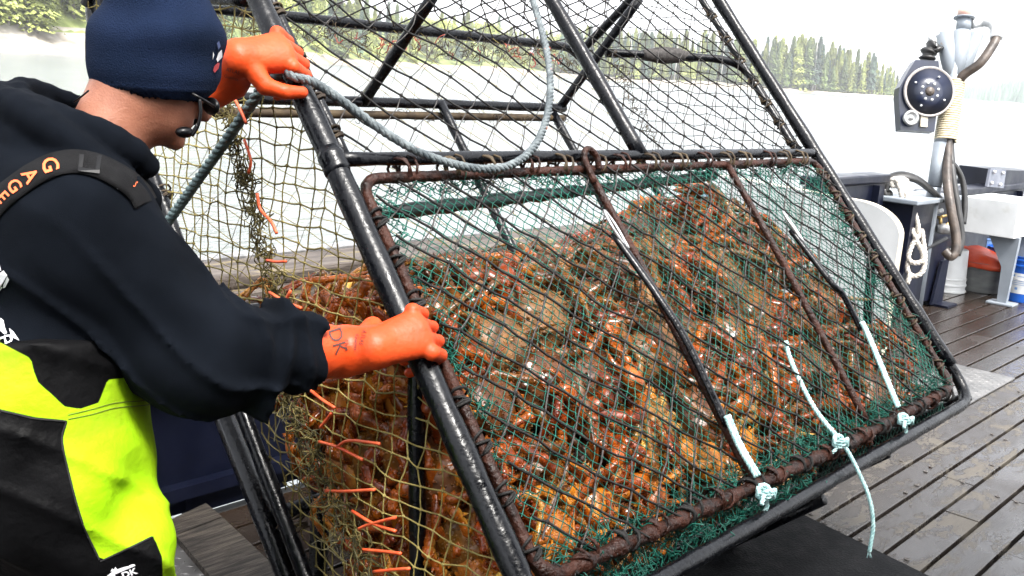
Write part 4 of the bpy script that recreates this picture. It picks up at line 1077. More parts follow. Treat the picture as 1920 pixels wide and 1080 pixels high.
def hand_sdf(p, sh, palm):
    D = None
    for A, B, ra, rb in palm:
        d = sd_cone(p, A, B, ra, rb); D = d if D is None else smin(D, d, 0.016)
    for fn, cs in sh:
        F = None
        for A, B, ra, rb in cs:
            d = fn(p, A, B, ra, rb); F = d if F is None else smin(F, d, 0.004)
        D = smin(D, F, 0.0038)
    return D
RHS = hand_shapes(RH, _U, _P, -_N, RW, 0.0); LHS = hand_shapes(LH, -_U, _P, -_N, LW, 0.0, thumb_over=True)
RHB = hand_shapes(RH, _U, _P, -_N, RW, -0.004); LHB = hand_shapes(LH, -_U, _P, -_N, LW, -0.004, thumb_over=True)

# ---- the body: one surface from scalp to boots
LEG = {'R': (V(0.64, 1.495, 0.80), V(0.72, 1.455, 0.46), V(0.64, 1.46, 0.09)), 'L': (V(0.61, 1.705, 0.80), V(0.80, 1.70, 0.47), V(0.76, 1.72, 0.09))}
def body_sdf(p):
    d = sd_ell(p, hp(0, 0, 0.012), (0.089, 0.071, 0.104), HAX)
    d = smin(d, sd_ell(p, hp(0.030, 0, -0.062), (0.062, 0.054, 0.058), HAX), 0.03)           # jaw
    d = smin(d, sd_cone(p, hp(0.092, 0, 0.0), hp(0.108, 0, -0.034), 0.008, 0.013), 0.012)    # nose
    d = smin(d, sd_cone(p, hp(0.088, 0.03, 0.022), hp(0.088, -0.03, 0.022), 0.010, 0.010), 0.012)  # brow
    d = smin(d, sd_ell(p, hp(0.084, 0, -0.060), (0.012, 0.024, 0.007), HAX), 0.006)          # lips
    d = smin(d, sd_ell(p, hp(0.078, 0, -0.098), (0.018, 0.02, 0.016), HAX), 0.014)           # chin
    for s in (-1, 1):
        d = np.maximum(d, -(np.linalg.norm(p - hp(0.098, s * 0.031, 0.004), axis=-1) - 0.015))
        d = smin(d, np.linalg.norm(p - hp(0.073, s * 0.031, 0.004), axis=-1) - 0.0125, 0.002)  # eyeballs
        d = smin(d, sd_ell(p, hp(-0.008, s * 0.073, -0.008), (0.019, 0.010, 0.032), HAX), 0.006)  # ears
    d = smin(d, sd_cone(p, hp(-0.028, 0, -0.06), NECK + V(-0.02, 0, -0.03), 0.060, 0.070), 0.03)
    d = smin(d, sd_cone(p, RS, LS, 0.065, 0.065), 0.06)
    d = smin(d, sd_ell(p, V(0.67, 1.69, 1.12), (0.115, 0.175, 0.2)), 0.05)
    d = smin(d, sd_ell(p, PEL + V(0, 0.01, 0.0), (0.12, 0.165, 0.16)), 0.06)
    for a, b, c in ((RS, RE, RW), (LS, LE, LW)):
        d = smin(d, sd_cone(p, a, b, 0.055, 0.043), 0.03); d = smin(d, sd_cone(p, b, c, 0.043, 0.029), 0.012)
    for a, b, c in LEG.values():
        d = smin(d, sd_cone(p, a, b, 0.082, 0.058), 0.03); d = smin(d, sd_cone(p, b, c, 0.058, 0.04), 0.012)
        d = smin(d, sd_cone(p, c + V(0, 0, -0.035), c + V(0.15, 0, -0.05), 0.034, 0.026), 0.015)
    for h in (RHB, LHB): d = smin(d, hand_sdf(p, *h), 0.008)
    return d
v, f = sdf_mesh(body_sdf, (0.40, 1.22, 0.0), (1.36, 2.12, 1.64), 0.0075)
link_mesh('body', v, f, M_skin, parent=MAN)
# ---- hooded top
def torso(p, g=0.0):
    d = sd_ell(p, V(0.665, 1.68, 1.13), (0.155 + g, 0.215 + g, 0.24 + g))
    d = smin(d, sd_cone(p, RS + V(-0.01, 0.02, -0.01), LS + V(-0.01, -0.02, -0.01), 0.088 + g, 0.088 + g), 0.09)
    d = smin(d, sd_ell(p, V(0.615, 1.625, 0.93), (0.165 + g, 0.19 + g, 0.17 + g)), 0.07)
    return d
def along(p, a, b):
    ab = b - a; return ((p - a) @ ab) / (ab @ ab)
HOODC = NECK + V(-0.012, 0.0, 0.010); HN = V(0.42, -0.26, 0.87); HN /= np.linalg.norm(HN)
_hx = np.cross((0, 1, 0), HN); _hx /= np.linalg.norm(_hx); _hy = np.cross(HN, _hx)
def ringp(t, r, h=0.0): return HOODC + r * (math.cos(t) * _hx + math.sin(t) * _hy) + h * HN
def hoodie_sdf(p):
    d = torso(p)
    d = smin(d, sd_cone(p, RS, RE, 0.098, 0.085), 0.05)
    f_ = sd_cone(p, RE, RW + (RW - RE) * -0.38, 0.088, 0.064)
    f_ = smin(f_, sd_ell(p, RE + V(0.050, 0.008, -0.012), (0.11, 0.080, 0.074)), 0.05)      # cloth hanging at the elbow
    d = smin(d, f_, 0.035)
    t1 = along(p, RE, RW); wr1 = np.exp(-((t1 - 0.45) / 0.2) ** 2)
    for tc_, sk in ((0.30, 0.9), (0.46, -0.7), (0.60, 0.5)):
        tt = t1 + sk * ((p - RE) @ V(0.2, 0.5, 0.8)) + 0.02 * fbm(p, 18, 21)
        d = d - 0.014 * np.exp(-((tt - tc_) / 0.045) ** 2) * np.clip(t1 * 5, 0, 1) * np.where(t1 < 0.72, 1, 0)
    d = d + 0.0035 * wr1 * np.sin(t1 * 34 + 2.2 * np.sin((p @ V(0.3, 0.5, 1)) * 30)) * np.where(t1 > 0.2, 1, 0)
    cuff = sd_cone(p, RW + (RW - RE) * -0.42, RW + (RW - RE) * -0.15, 0.060, 0.0645)
    d = smin(d, np.maximum(cuff, (along(p, RE, RW) - 0.745) * 0.29), 0.008)
    d = smin(d, sd_cone(p, LS, LE, 0.095, 0.082), 0.05); d = smin(d, sd_cone(p, LE, LE + (LW - LE) * 0.72, 0.08, 0.06), 0.03)
    # hood lying round the neck and down the back
    for r_, h_, tr, t0, t1_, kk in ((0.108, 0.022, 0.024, -math.pi, math.pi, 0.007), (0.134, -0.008, 0.031, -math.pi, math.pi, 0.008), (0.124, 0.058, 0.021, 1.4, 4.9, 0.007), (0.146, 0.030, 0.026, 1.9, 4.3, 0.008)):
        prev = None
        for t in np.linspace(t0, t1_, 15):
            q = ringp(t, r_ * (1 + 0.18 * max(0, -math.cos(t))) * (1 + 0.05 * math.sin(3 * t + r_ * 50)), h_ - 0.050 * max(0, math.cos(t)) + 0.010 * math.sin(2 * t + r_ * 90))
            if prev is not None: d = smin(d, sd_cone(p, prev, q, tr, tr), kk)
            prev = q
    d = smin(d, sd_ell(p, HOODC + V(-0.105, 0.01, 0.0), (0.07, 0.115, 0.078)), 0.04)
    hole = sd_cone(p, HOODC - HN * 0.045 + V(0.01, 0, 0), HOODC + HN * 0.16, 0.066, 0.094)
    d = -smin(-d, hole, 0.025)
    d = d + 0.0042 * fbm(p * V(1, 1, 0.8), 24, 1) + 0.0035 * np.sin((p @ V(0.9, 0.25, 0.55)) * 60 + 2.2 * fbm(p, 11, 5)) * np.exp(-((p[..., 2] - 1.36) / 0.08) ** 2)
    # pulled folds under the arm and across the back
    d = d + 0.0045 * np.sin((p @ V(0.5, 0.2, 1.0)) * 46 + 2.0 * fbm(p, 7, 2)) * np.exp(-((p[..., 2] - 1.02) / 0.13) ** 2)
    fold = 1 - np.abs(np.sin((p @ V(0.65, -0.35, 0.9)) * 24 + 2.2 * fbm(p, 10, 12)))
    d = d + 0.0012 * fbm(p, 75, 31) - 0.012 * fold ** 4 * np.clip((1.30 - p[..., 2]) * 6, 0, 1)
    return np.maximum(d, 0.90 - p[..., 2])
v, f = sdf_mesh(hoodie_sdf, (0.36, 1.24, 0.84), (1.14, 2.14, 1.52), 0.0068)
HOOD = link_mesh('hooded_top', v, f, M_hood, parent=MAN)
# ---- overalls
KN0, KN1 = at(292, 925, 1.56), at(262, 1020, 1.60)
def overall_sdf(p):
    d = np.maximum(torso(p, 0.022), p[..., 2] - 1.06 + 0.0 * p[..., 0])
    d = smin(d, sd_ell(p, PEL + V(0.02, 0.01, -0.04), (0.175, 0.21, 0.18)), 0.06)
    for a, b, c in LEG.values():
        d = smin(d, sd_cone(p, a, b, 0.118, 0.100), 0.05); d = smin(d, sd_cone(p, b, c, 0.100, 0.082), 0.03)
    d = d + 0.0055 * fbm(p * V(1, 1, 1.3), 20, 3) + 0.005 * np.sin((p @ V(0.75, 0.3, 1.0)) * 42 + 2.6 * fbm(p, 8, 6)) * np.clip((0.95 - p[..., 2]) * 3, 0, 1)
    d = -smin(-d, np.linalg.norm(p - KN0, axis=-1) - 0.042, 0.06); d = smin(d, sd_ell(p, KN1, (0.05, 0.06, 0.06)), 0.05)
    fold = 1 - np.abs(np.sin((p @ V(0.5, 0.2, 1.0)) * 19 + 1.9 * fbm(p, 7, 14)))
    d = d - 0.009 * fold ** 3
    return np.maximum(d, 0.10 - p[..., 2])
v, f = sdf_mesh(overall_sdf, (0.36, 1.28, 0.06), (0.98, 1.94, 1.12), 0.0075)
def pix(P):
    q = np.asarray(P) - CO; d = q @ CF
    return 960 + FPX * (q @ CX) / d, 540 + FPX * (q @ CY) / d
def in_poly(x, y, poly):
    r = np.zeros(x.shape, bool); n = len(poly)
    for i in range(n):
        x0, y0 = poly[i]; x1, y1 = poly[(i + 1) % n]
        c = (y0 > y) != (y1 > y); r ^= c & (x < (x1 - x0) * (y - y0) / ((y1 - y0) if y1 != y0 else 1e-9) + x0)
    return r
YEL = [(-140, 585), (-60, 618), (0, 642), (58, 672), (63, 695), (72, 718), (100, 742), (120, 762), (150, 767), (185, 755), (202, 712), (420, 690), (420, 1010), (300, 1000), (285, 1005), (187, 1052), (155, 980), (130, 890), (117, 825), (127, 788), (65, 782), (0, 767), (-140, 745)]
STRIP = [(286, 1000), (420, 1000), (420, 1300), (312, 1300), (304, 1045)]
FLAP = [(160, 1060), (187, 1052), (286, 1005), (303, 1046), (312, 1300), (170, 1300)]
def poly_sd(x, y, poly):
    d = np.full(x.shape, 1e9); n = len(poly)
    for i in range(n):
        a0 = np.array(poly[i], float); b0 = np.array(poly[(i + 1) % n], float); ab = b0 - a0
        t = np.clip(((x - a0[0]) * ab[0] + (y - a0[1]) * ab[1]) / (ab @ ab + 1e-9), 0, 1)
        d = np.minimum(d, np.hypot(x - a0[0] - t * ab[0], y - a0[1] - t * ab[1]))
    return np.where(in_poly(x, y, poly), d, -d)
px_, py_ = pix(v)
sdv = np.maximum(poly_sd(px_, py_, YEL), poly_sd(px_, py_, STRIP)); sdv = np.minimum(sdv, (1.66 - v[:, 1]) * 800)
_nt = M_pants.node_tree; _b = _nt.nodes['Principled BSDF']; _h = M_hivis.node_tree
def graft_panel():
    """one oilskin material with the fluorescent panels sewn in where 'panel' is positive"""
    N, L = _nt.nodes, _nt.links
    at_ = N.new('ShaderNodeAttribute'); at_.attribute_name = 'panel'
    mr = N.new('ShaderNodeMapRange'); mr.inputs[1].default_value = -0.8; mr.inputs[2].default_value = 0.8; L.new(at_.outputs['Fac'], mr.inputs[0])
    tc = N.new('ShaderNodeTexCoord'); nz = N.new('ShaderNodeTexNoise'); nz.inputs['Scale'].default_value = 9; nz.inputs['Detail'].default_value = 8; L.new(tc.outputs['Object'], nz.inputs['Vector'])
    rp = N.new('ShaderNodeValToRGB'); e = rp.color_ramp.elements; e[0].position, e[0].color = 0.3, (*HV[0], 1); e[1].position, e[1].color = 0.55, (*HV[1], 1)
    q = e.new(0.72); q.color = (*HV[2], 1)
    L.new(nz.outputs['Fac'], rp.inputs[0])
    old = _b.inputs['Base Color'].links[0].from_socket; mx = N.new('ShaderNodeMix'); mx.data_type = 'RGBA'
    L.new(mr.outputs[0], mx.inputs[0]); L.new(old, mx.inputs[6]); L.new(rp.outputs[0], mx.inputs[7]); L.new(mx.outputs[2], _b.inputs['Base Color'])
HV = ((0.21, 0.40, 0.004), (0.25, 0.44, 0.008), (0.20, 0.29, 0.01))
graft_panel()
OVER = link_mesh('bib_overalls', v, f, [M_pants], parent=MAN)
_at = OVER.data.attributes.new('panel', 'FLOAT', 'POINT'); _at.data.foreach_set('value', sdv.astype(np.float32))
# boots
for a, b, c in LEG.values():
    def boot(p):
        d = sd_cone(p, c + V(0, 0, 0.16), c + V(0, 0, -0.03), 0.062, 0.052); d = smin(d, sd_cone(p, c + V(0.0, 0, -0.045), c + V(0.165, 0, -0.05), 0.046, 0.044), 0.03)
        return np.maximum(d, 0.003 - p[..., 2])
    v, f = sdf_mesh(boot, c + V(-0.1, -0.09, -0.1), c + V(0.25, 0.09, 0.26), 0.009); link_mesh('boot', v, f, M_gloss, parent=MAN)
# ---- beanie
def beanie_sdf(p):
    o = sd_ell(p, hp(-0.008, 0, 0.036), (0.112, 0.096, 0.126), HAX)
    o = smin(o, sd_ell(p, hp(-0.030, 0.0, 0.085), (0.078, 0.072, 0.076), HAX), 0.04)
    zz = (p - HEAD) @ HU; ff = (p - HEAD) @ HF
    o = o + 0.0050 * np.sin(zz * 64 - ff * 26 + 1.9 * fbm(p, 13, 8)) * np.exp(-((zz - 0.075) / 0.07) ** 2) + 0.0030 * fbm(p, 22, 9) - 0.0022 * np.exp(-((zz + 0.03 - 0.40 * ff) / 0.005) ** 2)
    rim = -(zz + 0.052 - 0.40 * ff)
    o = -smin(-o, -rim, 0.008)
    inner = sd_ell(p, hp(-0.004, 0, 0.010), (0.096, 0.080, 0.112), HAX)
    return np.maximum(o, -inner)
v, f = sdf_mesh(beanie_sdf, HEAD - 0.22, HEAD + 0.26, 0.0042)
BEAN = link_mesh('beanie', v, f, M_beanie, parent=MAN)
# ---- gloves with long gauntlets
def glove(hs, E, W, seed, hl):
    e = W + (E - W) * hl; d_ = (W - E) / np.linalg.norm(W - E)
    def fn(p):
        d = hand_sdf(p, *hs); g = sd_cone(p, W + d_ * 0.02, e, 0.044, 0.0565)
        t = (p - W) @ d_
        g = g + 0.0022 * np.sin(t * 120 + 2.2 * fbm(p, 22, seed)) * np.exp(-((t + 0.0) / 0.05) ** 2)
        g = np.maximum(g, -((p - e) @ d_))
        return smin(d, g, 0.022) + 0.0010 * fbm(p, 60, seed)
    P = np.array([e, W, hs[1][0][0], hs[1][2][0]]); lo = P.min(0) - 0.12; hi = P.max(0) + 0.12
    return sdf_mesh(fn, lo, hi, 0.0036)
v, f = glove(RHS, RE, RW, 3, 0.35); GR = link_mesh('glove', v, f, M_glove, parent=MAN)
v, f = glove(LHS, LE, LW, 5, 0.5); GL = link_mesh('glove', v, f, M_glove, parent=MAN)

# ---- straps, lettering, sunglasses
def tree_of(o): return BVHTree.FromPolygons([tuple(x.co) for x in o.data.vertices], [tuple(p.vertices) for p in o.data.polygons])
def tmesh(txt, bold=0.0):
    c = bpy.data.curves.new('lettering', 'FONT'); c.body = txt; c.align_x = 'CENTER'; c.align_y = 'CENTER'; c.offset = bold; c.resolution_u = 3
    o = bpy.data.objects.new('lettering', c); COL.objects.link(o); dg = bpy.context.evaluated_depsgraph_get(); dg.update()
    me = bpy.data.meshes.new_from_object(o.evaluated_get(dg)); bpy.data.objects.remove(o); bpy.data.curves.remove(c)
    bm = bmesh.new(); bm.from_mesh(me); bmesh.ops.triangulate(bm, faces=bm.faces)
    for _ in range(2): bmesh.ops.subdivide_edges(bm, edges=[e for e in bm.edges if e.calc_length() > 0.16], cuts=1); bmesh.ops.triangulate(bm, faces=bm.faces)
    vs = [np.array(x.co) for x in bm.verts]; bm.verts.index_update(); fs = [tuple(x.index for x in q.verts) for q in bm.faces]; bm.free(); bpy.data.meshes.remove(me)
    return vs, fs
def decal(name, shape, px, py, up, h, tree, m, parent, lift=0.0015, wide=1.0):
    """flat shape (unit height) laid onto a surface"""
    vs, fs = shape; up = np.array(up, float) / np.linalg.norm(up); rt = np.array([-up[1], up[0]]); out = []
    hit0 = None
    for q in vs:
        d2 = rt * q[0] * h * wide + up * q[1] * h; r = ray(px + d2[0], py + d2[1]); r /= np.linalg.norm(r)
        hit = tree.ray_cast(Vector(CO), Vector(r))
        if hit[0] is None: out.append(None); continue
        out.append(np.array(hit[0]) + np.array(hit[1]) * lift if np.array(hit[1]) @ r < 0 else np.array(hit[0]) - r * lift)
    fs = [t for t in fs if all(out[i] is not None for i in t)]
    used = sorted({i for t in fs for i in t}); ix = {k: n for n, k in enumerate(used)}
    if not fs: return None
    return link_mesh(name, [out[i] for i in used], [tuple(ix[i] for i in t) for t in fs], m, parent=parent, smooth=False)
TH, TG, TG2, TO, TB = tree_of(HOOD), tree_of(GR), tree_of(GL), tree_of(OVER), tree_of(BEAN)
def ribbon(name, pts, width, tree, m, lift, parent):
    path = bez([V(x, y, 0) for x, y in pts], 10); vs = []; k = 0
    for i, q in enumerate(path):
        d = path[min(i + 1, len(path) - 1)] - path[max(i - 1, 0)]; d /= np.linalg.norm(d); s = V(-d[1], d[0], 0); row = []
        for t in (-1, -0.5, 0, 0.5, 1):
            x, y = (q + s * t * width / 2)[:2]; r = ray(x, y); r /= np.linalg.norm(r); hit = tree.ray_cast(Vector(CO), Vector(r))
            row.append(None if hit[0] is None else np.array(hit[0]) - r * lift)
        if all(z is not None for z in row): vs.append(row)
    b = MB(); n = len(vs); flat = [z for row in vs for z in row]
    back = [z + CF * lift * 1.2 for z in flat]
    b.add(flat + back, [(i * 5 + j, i * 5 + j + 1, (i + 1) * 5 + j + 1, (i + 1) * 5 + j) for i in range(n - 1) for j in range(4)]
          + [(5 * n + i * 5 + j + 1, 5 * n + i * 5 + j, 5 * n + (i + 1) * 5 + j, 5 * n + (i + 1) * 5 + j + 1) for i in range(n - 1) for j in range(4)]
          + [(i * 5 + 4, 5 * n + i * 5 + 4, 5 * n + (i + 1) * 5 + 4, (i + 1) * 5 + 4) for i in range(n - 1)] + [(5 * n + i * 5, i * 5, (i + 1) * 5, 5 * n + (i + 1) * 5) for i in range(n - 1)])
    return b.build(name, m, parent)
M_web = mat('black_webbing', (0.0025, 0.0025, 0.003), (0.005, 0.005, 0.0055), scale=40, rough=0.8, bump=0.3, bscale=500, spec=0.12)
SUSP = ribbon('suspender', [(-30, 405), (0, 372), (30, 348), (62, 326), (100, 308), (140, 302), (180, 309), (215, 325), (243, 343), (262, 362), (272, 380)], 44, TH, M_web, 0.006, MAN)
TS = tree_of(SUSP)
for ch, x, y, up, hh in (('G', 93.5, 311, (0.95, -0.3), 33), ('A', 57, 331, (0.83, -0.5), 30), ('G', 28, 350, (0.80, -0.60), 28), ('E', 6, 371, (0.72, -0.7), 26)):
    decal('letter', tmesh(ch, 0.018), x, y, up, hh * 1.28, TS, M_print_o, MAN, 0.002, 0.9)
decal('letter', tmesh('S', 0.01), 252, 347, (0.6, -0.8), 16, TS, M_print_o, MAN, 0.002, 0.5)
def shape(polys):
    vs = []; fs = []
    for p in polys: fs.append(tuple(range(len(vs), len(vs) + len(p)))); vs += [V(x, y, 0) for x, y in p]
    return vs, fs
# strap buckle, white fleck
decal('buckle', shape([[(-0.5, -0.5), (0.5, -0.5), (0.5, -0.32), (-0.5, -0.32)], [(-0.5, 0.32), (0.5, 0.32), (0.5, 0.5), (-0.5, 0.5)], [(-0.5, -0.32), (-0.3, -0.32), (-0.3, 0.32), (-0.5, 0.32)], [(0.3, -0.32), (0.5, -0.32), (0.5, 0.32), (0.3, 0.32)]]), 168, 306, (0.1, -1), 40, TS, M_gloss, MAN, 0.004)
decal('lint_speck', shape([[(math.cos(a) * 0.5, math.sin(a) * 0.45) for a in np.linspace(0, 5.5, 8)]]), 221, 353, (0, -1), 6, TH, M_print_w, MAN)
# white print on the back, cut by the picture edge
_px = lambda pts, cx, cy: [((x - cx), -(y - cy)) for x, y in pts]
for poly in ([(-14, 488), (0, 496), (5, 507), (-14, 520)], [(-10, 528), (0, 512), (8, 508), (14, 516), (0, 545), (-12, 560)], [(9, 532), (14, 518), (20, 523), (12, 538), (8, 539)], [(-8, 560), (4, 536), (7, 538), (0, 548)],
             [(1, 598), (7, 603), (9, 617), (13, 626), (9, 628), (2, 622)], [(17, 617), (25, 624), (36, 640), (20, 633)]):
    decal('back_print', shape([_px(poly, 0, 0)]), 0, 0, (0, -1), 1.0, TH, M_print_w, MAN, 0.003)
decal('back_print', tmesh('LTD', 0.03), 4, 641, (-0.32, -0.95), 22, TH, M_print_w, MAN, 0.003, 1.0)
M_seam = mat('seam_thread', (0.10, 0.15, 0.01), rough=0.7); M_seam_bk = mat('dark_seam', (0.002, 0.002, 0.002), rough=0.8)
for pts in ([(128, 778), (170, 768), (215, 756), (262, 752), (292, 748)], [(128, 786), (172, 777), (216, 765), (262, 761), (291, 757)]): ribbon('seam', pts, 1.6, TO, M_seam, 0.0012, OVER)
for pts in ([(0, 770), (35, 778), (66, 785), (124, 790)], [(124, 792), (116, 826), (129, 890), (154, 980), (186, 1050)], [(188, 1053), (236, 1031), (284, 1007)]): ribbon('seam', pts, 3.0, TO, M_seam_bk, 0.0015, OVER)
# pocket emblem: a feathered streak over two letters
em = [[(198, 1080), (214, 1068), (232, 1062), (241, 1060), (246, 1057), (252, 1056), (254, 1059), (246, 1063), (236, 1067), (214, 1076), (218, 1080)], [(207, 1070), (210, 1065), (213, 1067), (216, 1062), (219, 1066), (212, 1070)]]
for poly in em: decal('pocket_print', shape([_px(poly, 0, 0)]), 0, 0, (0, -1), 1.0, TO, M_print_w, MAN, 0.003)
decal('pocket_print', tmesh('DK', 0.03), 242, 1074, (-0.36, -0.93), 16, TO, M_print_w, MAN, 0.003, 1.3)
# pen marks on the near glove: initials and a maker's stamp, upside down to us
for txt, x, y, up, hh, wd in (('DK', 632, 640, (0.95, -0.30), 36, 1.0), ('ATLAS', 680, 633, (0.96, 0.26), 11, 0.9), ('Guantes', 668, 642, (0.98, 0.12), 10, 0.9), ('Chemi', 649, 648, (0.99, 0.08), 9, 0.9)):
    decal('glove_print', tmesh(txt, 0.0), x, y, up, hh, TG, M_ink, GR, 0.0012, wd)
decal('glove_print', tmesh('ATLAS', 0.0), 437, 133, (0.25, -0.97), 10, TG2, M_ink, GL, 0.0012, 0.9)
decal('glove_print', tmesh('Guantes', 0.0), 434, 145, (0.25, -0.97), 9, TG2, M_ink, GL, 0.0012, 0.9)
# emblem on the front of the beanie, seen edge-on
for poly, m in (([(407, 98), (413, 92), (414, 106), (405, 116), (403, 110)], M_print_w), ([(399, 124), (405, 117), (409, 118), (407, 128), (400, 136), (397, 132)], M_print_r), ([(397, 96), (399, 102), (396, 112)], M_print_w), ([(404, 80), (408, 76), (411, 86), (407, 92)], mat('blue_thread', (0.05, 0.07, 0.16), rough=0.7))):
    decal('beanie_emblem', shape([_px(poly, 0, 0)]), 0, 0, (0, -1), 1.0, TB, m, BEAN, 0.003)
sg = MB(); sgp = lambda x, y, d=1.69: at(x, y, d)
sg.tube([hp(0.055, -0.078, -0.012), hp(0.08, -0.074, -0.014), hp(0.102, -0.062, -0.016)], 0.0028, 6)
sg.tube([hp(0.055, 0.078, -0.012), hp(0.08, 0.074, -0.014), hp(0.102, 0.062, -0.016)], 0.0028, 6)
for s in (-1, 1): sg.blob(hp(0.104, s * 0.034, -0.016), (0.008, 0.026, 0.016), 2)
sg.build('sunglasses', M_gloss, MAN)
# cap lanyard and its toggle swinging below the jaw
ln = MB(); ln.tube(bez([at(374, 186, 1.69), at(376, 210, 1.69), at(371, 236, 1.69), at(360, 255, 1.69)], 6), [0.003] * 19, 6)
ln.blob(at(346, 248, 1.69), (0.017, 0.012, 0.010), 2); ln.tube(bez([at(350, 256, 1.69), at(362, 246, 1.69), at(370, 235, 1.69)], 5), 0.0035, 6)
ln.build('chin_strap', M_gloss, MAN)
nl = MB(); nl.tube(bez([at(138, 191, 1.66), at(150, 183, 1.63), at(166, 170, 1.61)], 6), 0.0016, 5); nl.build('neck_cord', M_gloss, MAN)
# ================================================================== AFT CORNER OF THE DECK
M_white = mat('scuffed_white_plastic', (0.42, 0.43, 0.43), (0.55, 0.56, 0.56), scale=4, rough=0.4, bump=0.08, extra=(0.30, 0.28, 0.24), escale=5, espread=(0.62, 0.8))
M_cream = mat('cream_edge', (0.40, 0.35, 0.26), (0.5, 0.45, 0.36), scale=12, rough=0.6)
M_greypaint = mat('pale_grey_paint', (0.16, 0.18, 0.205), (0.21, 0.235, 0.26), scale=5, rough=0.4, bump=0.08, extra=(0.18, 0.12, 0.08), escale=14, espread=(0.72, 0.78))
M_hose = mat('worn_hose_cover', (0.016, 0.011, 0.008), (0.07, 0.052, 0.04), scale=14, rough=0.45, bump=0.3, bscale=60)
M_hose_bk = mat('black_hose', (0.006, 0.006, 0.006), (0.018, 0.017, 0.016), scale=18, rough=0.4)
M_cord = mat('white_line', (0.32, 0.29, 0.25), (0.5, 0.47, 0.42), scale=40, rough=0.7, bump=0.4, bscale=300)
M_seize = mat('cream_seizing', (0.42, 0.36, 0.24), (0.55, 0.48, 0.34), scale=30, rough=0.7)
M_blue = mat('blue_plastic', (0.006, 0.06, 0.30), (0.012, 0.085, 0.38), scale=6, rough=0.3)
M_bin = mat('grey_plastic_tub', (0.08, 0.085, 0.085), (0.15, 0.155, 0.15), scale=6, rough=0.5, stretch=(1, 1, 3))
M_orange = mat('orange_oilskin', (0.45, 0.035, 0.008), (0.58, 0.065, 0.015), scale=9, rough=0.4, bump=0.4, bscale=30)
# white end board behind the pot, standing across the deck
X0 = 4.62; b = MB(); o = []
pl = [(1.76, 0.05), (1.76, 0.88)] + [(1.76 + 0.24 * (1 - math.cos(t)), 0.88 + 0.15 * math.sin(t)) for t in np.linspace(0.15, 1.571, 12)] + [(2.76, 1.06), (2.76, 0.05)]
n = len(pl); b.mi = 0
vs = [V(X0, y, z) for y, z in pl] + [V(X0 + 0.06, y, z) for y, z in pl]
b.add(vs, [tuple(range(n))]); b.add(vs, [tuple(range(n, 2 * n))[::-1]]); b.mi = 1; b.add(vs, [(i, n + i, n + (i + 1) % n, (i + 1) % n) for i in range(n)])
e = empty('side_board', (X0, 2.3, 0)); tag(e, 'tall white plastic board with a rounded corner standing behind the crab pot', 'board')
b.build('panel', [M_white, M_cream], e, smooth=False)
b = MB(); b.box((X0 + 0.03, 1.95, 0.027), (0.09, 0.1, 0.05)); b.build('foot', M_steel, e, smooth=False)
b = MB(); b.box((X0 + 0.03, 2.55, 0.027), (0.09, 0.1, 0.05)); b.build('foot', M_steel, e, smooth=False)
# blue grey gusset plate on the rail, and a heap of wet net beside it
b = MB(); g0 = [on_y(x, y, 2.86) for x, y in ((1240, 446), (1330, 436), (1330, 345), (1288, 350))]
b.prism(g0, (0, 0.02, 0)); tag(b.build('rail_bracket', mat('blue_grey_paint', (0.12, 0.17, 0.22), (0.2, 0.26, 0.32), scale=5, rough=0.45), smooth=False), 'blue grey steel plate standing on the cap rail behind the net', 'bracket')
b = MB(); nr = random.Random(9)
for i in range(240):
    c = on_y(nr.gauss(1362, 26), nr.uniform(385, 440), 2.86 + nr.uniform(0.0, 0.14))
    q = [c]; d = V(nr.gauss(0, 1), nr.gauss(0, 0.6), nr.gauss(0, 1))
    for t in range(6): d = 0.7 * d + V(nr.gauss(0, .8), nr.gauss(0, .5), nr.gauss(0, .8)); q.append(q[-1] + d / np.linalg.norm(d) * 0.024)
    b.tube(q, 0.003, 4, caps=False)
tag(b.build('net_bundle', M_green), 'dark green bundle of wet netting on the rail behind the pot', 'net', kind='stuff')

# raised navy bulwark
def bulk(x0, x1, z1, lab):
    t = empty('bulwark_section', ((x0 + x1) / 2, 2.85, 0)); tag(t, lab, 'bulwark')
    b = MB(); b.box(((x0 + x1) / 2, 2.87, (z1 - 0.06) / 2), (x1 - x0, 0.12, z1 - 0.06), bevel=0.008); b.build('plating', M_navy, t, smooth=False)
    b = MB(); b.box(((x0 + x1) / 2, 2.87, z1 - 0.027), (x1 - x0 + 0.03, 0.17, 0.06), bevel=0.012); b.build('cap', M_navy, t, smooth=False)
    for x in (x0 + 0.25, x1 - 0.2): b = MB(); b.box((x, 2.785, (z1 - 0.07) / 2), (0.035, 0.05, z1 - 0.07)); b.build('rib', M_navy, t, smooth=False)
    return t
bulk(5.96, 6.98, 1.0, 'tall navy bulwark section right of the white board')
bulk(7.9, 10.3, 0.84, 'low navy bulwark section behind the white sink')
t = empty('winch_stand', (7.4, 2.75, 0)); tag(t, 'navy steel stand carrying the rope coil beside the davit', 'stand')
b = MB(); b.prism([V(7.05, 2.62, 0.10), V(7.85, 2.62, 0.02), V(7.85, 2.62, 0.80), V(7.05, 2.62, 0.80)], (0, 0.26, 0)); b.build('cabinet', M_navy, t, smooth=False)
b = MB(); b.box((7.45, 2.74, 0.825), (0.92, 0.34, 0.035), bevel=0.008); b.build('shelf', M_greypaint, t, smooth=False)
b = MB(); b.box((7.78, 2.58, 0.01), (0.2, 0.2, 0.016)); b.prism([V(7.62, 2.60, 0.02), V(7.84, 2.60, 0.02), V(7.84, 2.60, 0.35), V(7.70, 2.60, 0.35)], (0, -0.02, 0)); b.build('foot', M_navy, t, smooth=False)
b = MB(); b.tube([at(1655, 508, 7.2), at(1705, 480, 7.3), at(1775, 447, 7.42)], 0.018, 8); b.build('push_rod', M_hose_bk, t)
DV = 7.30
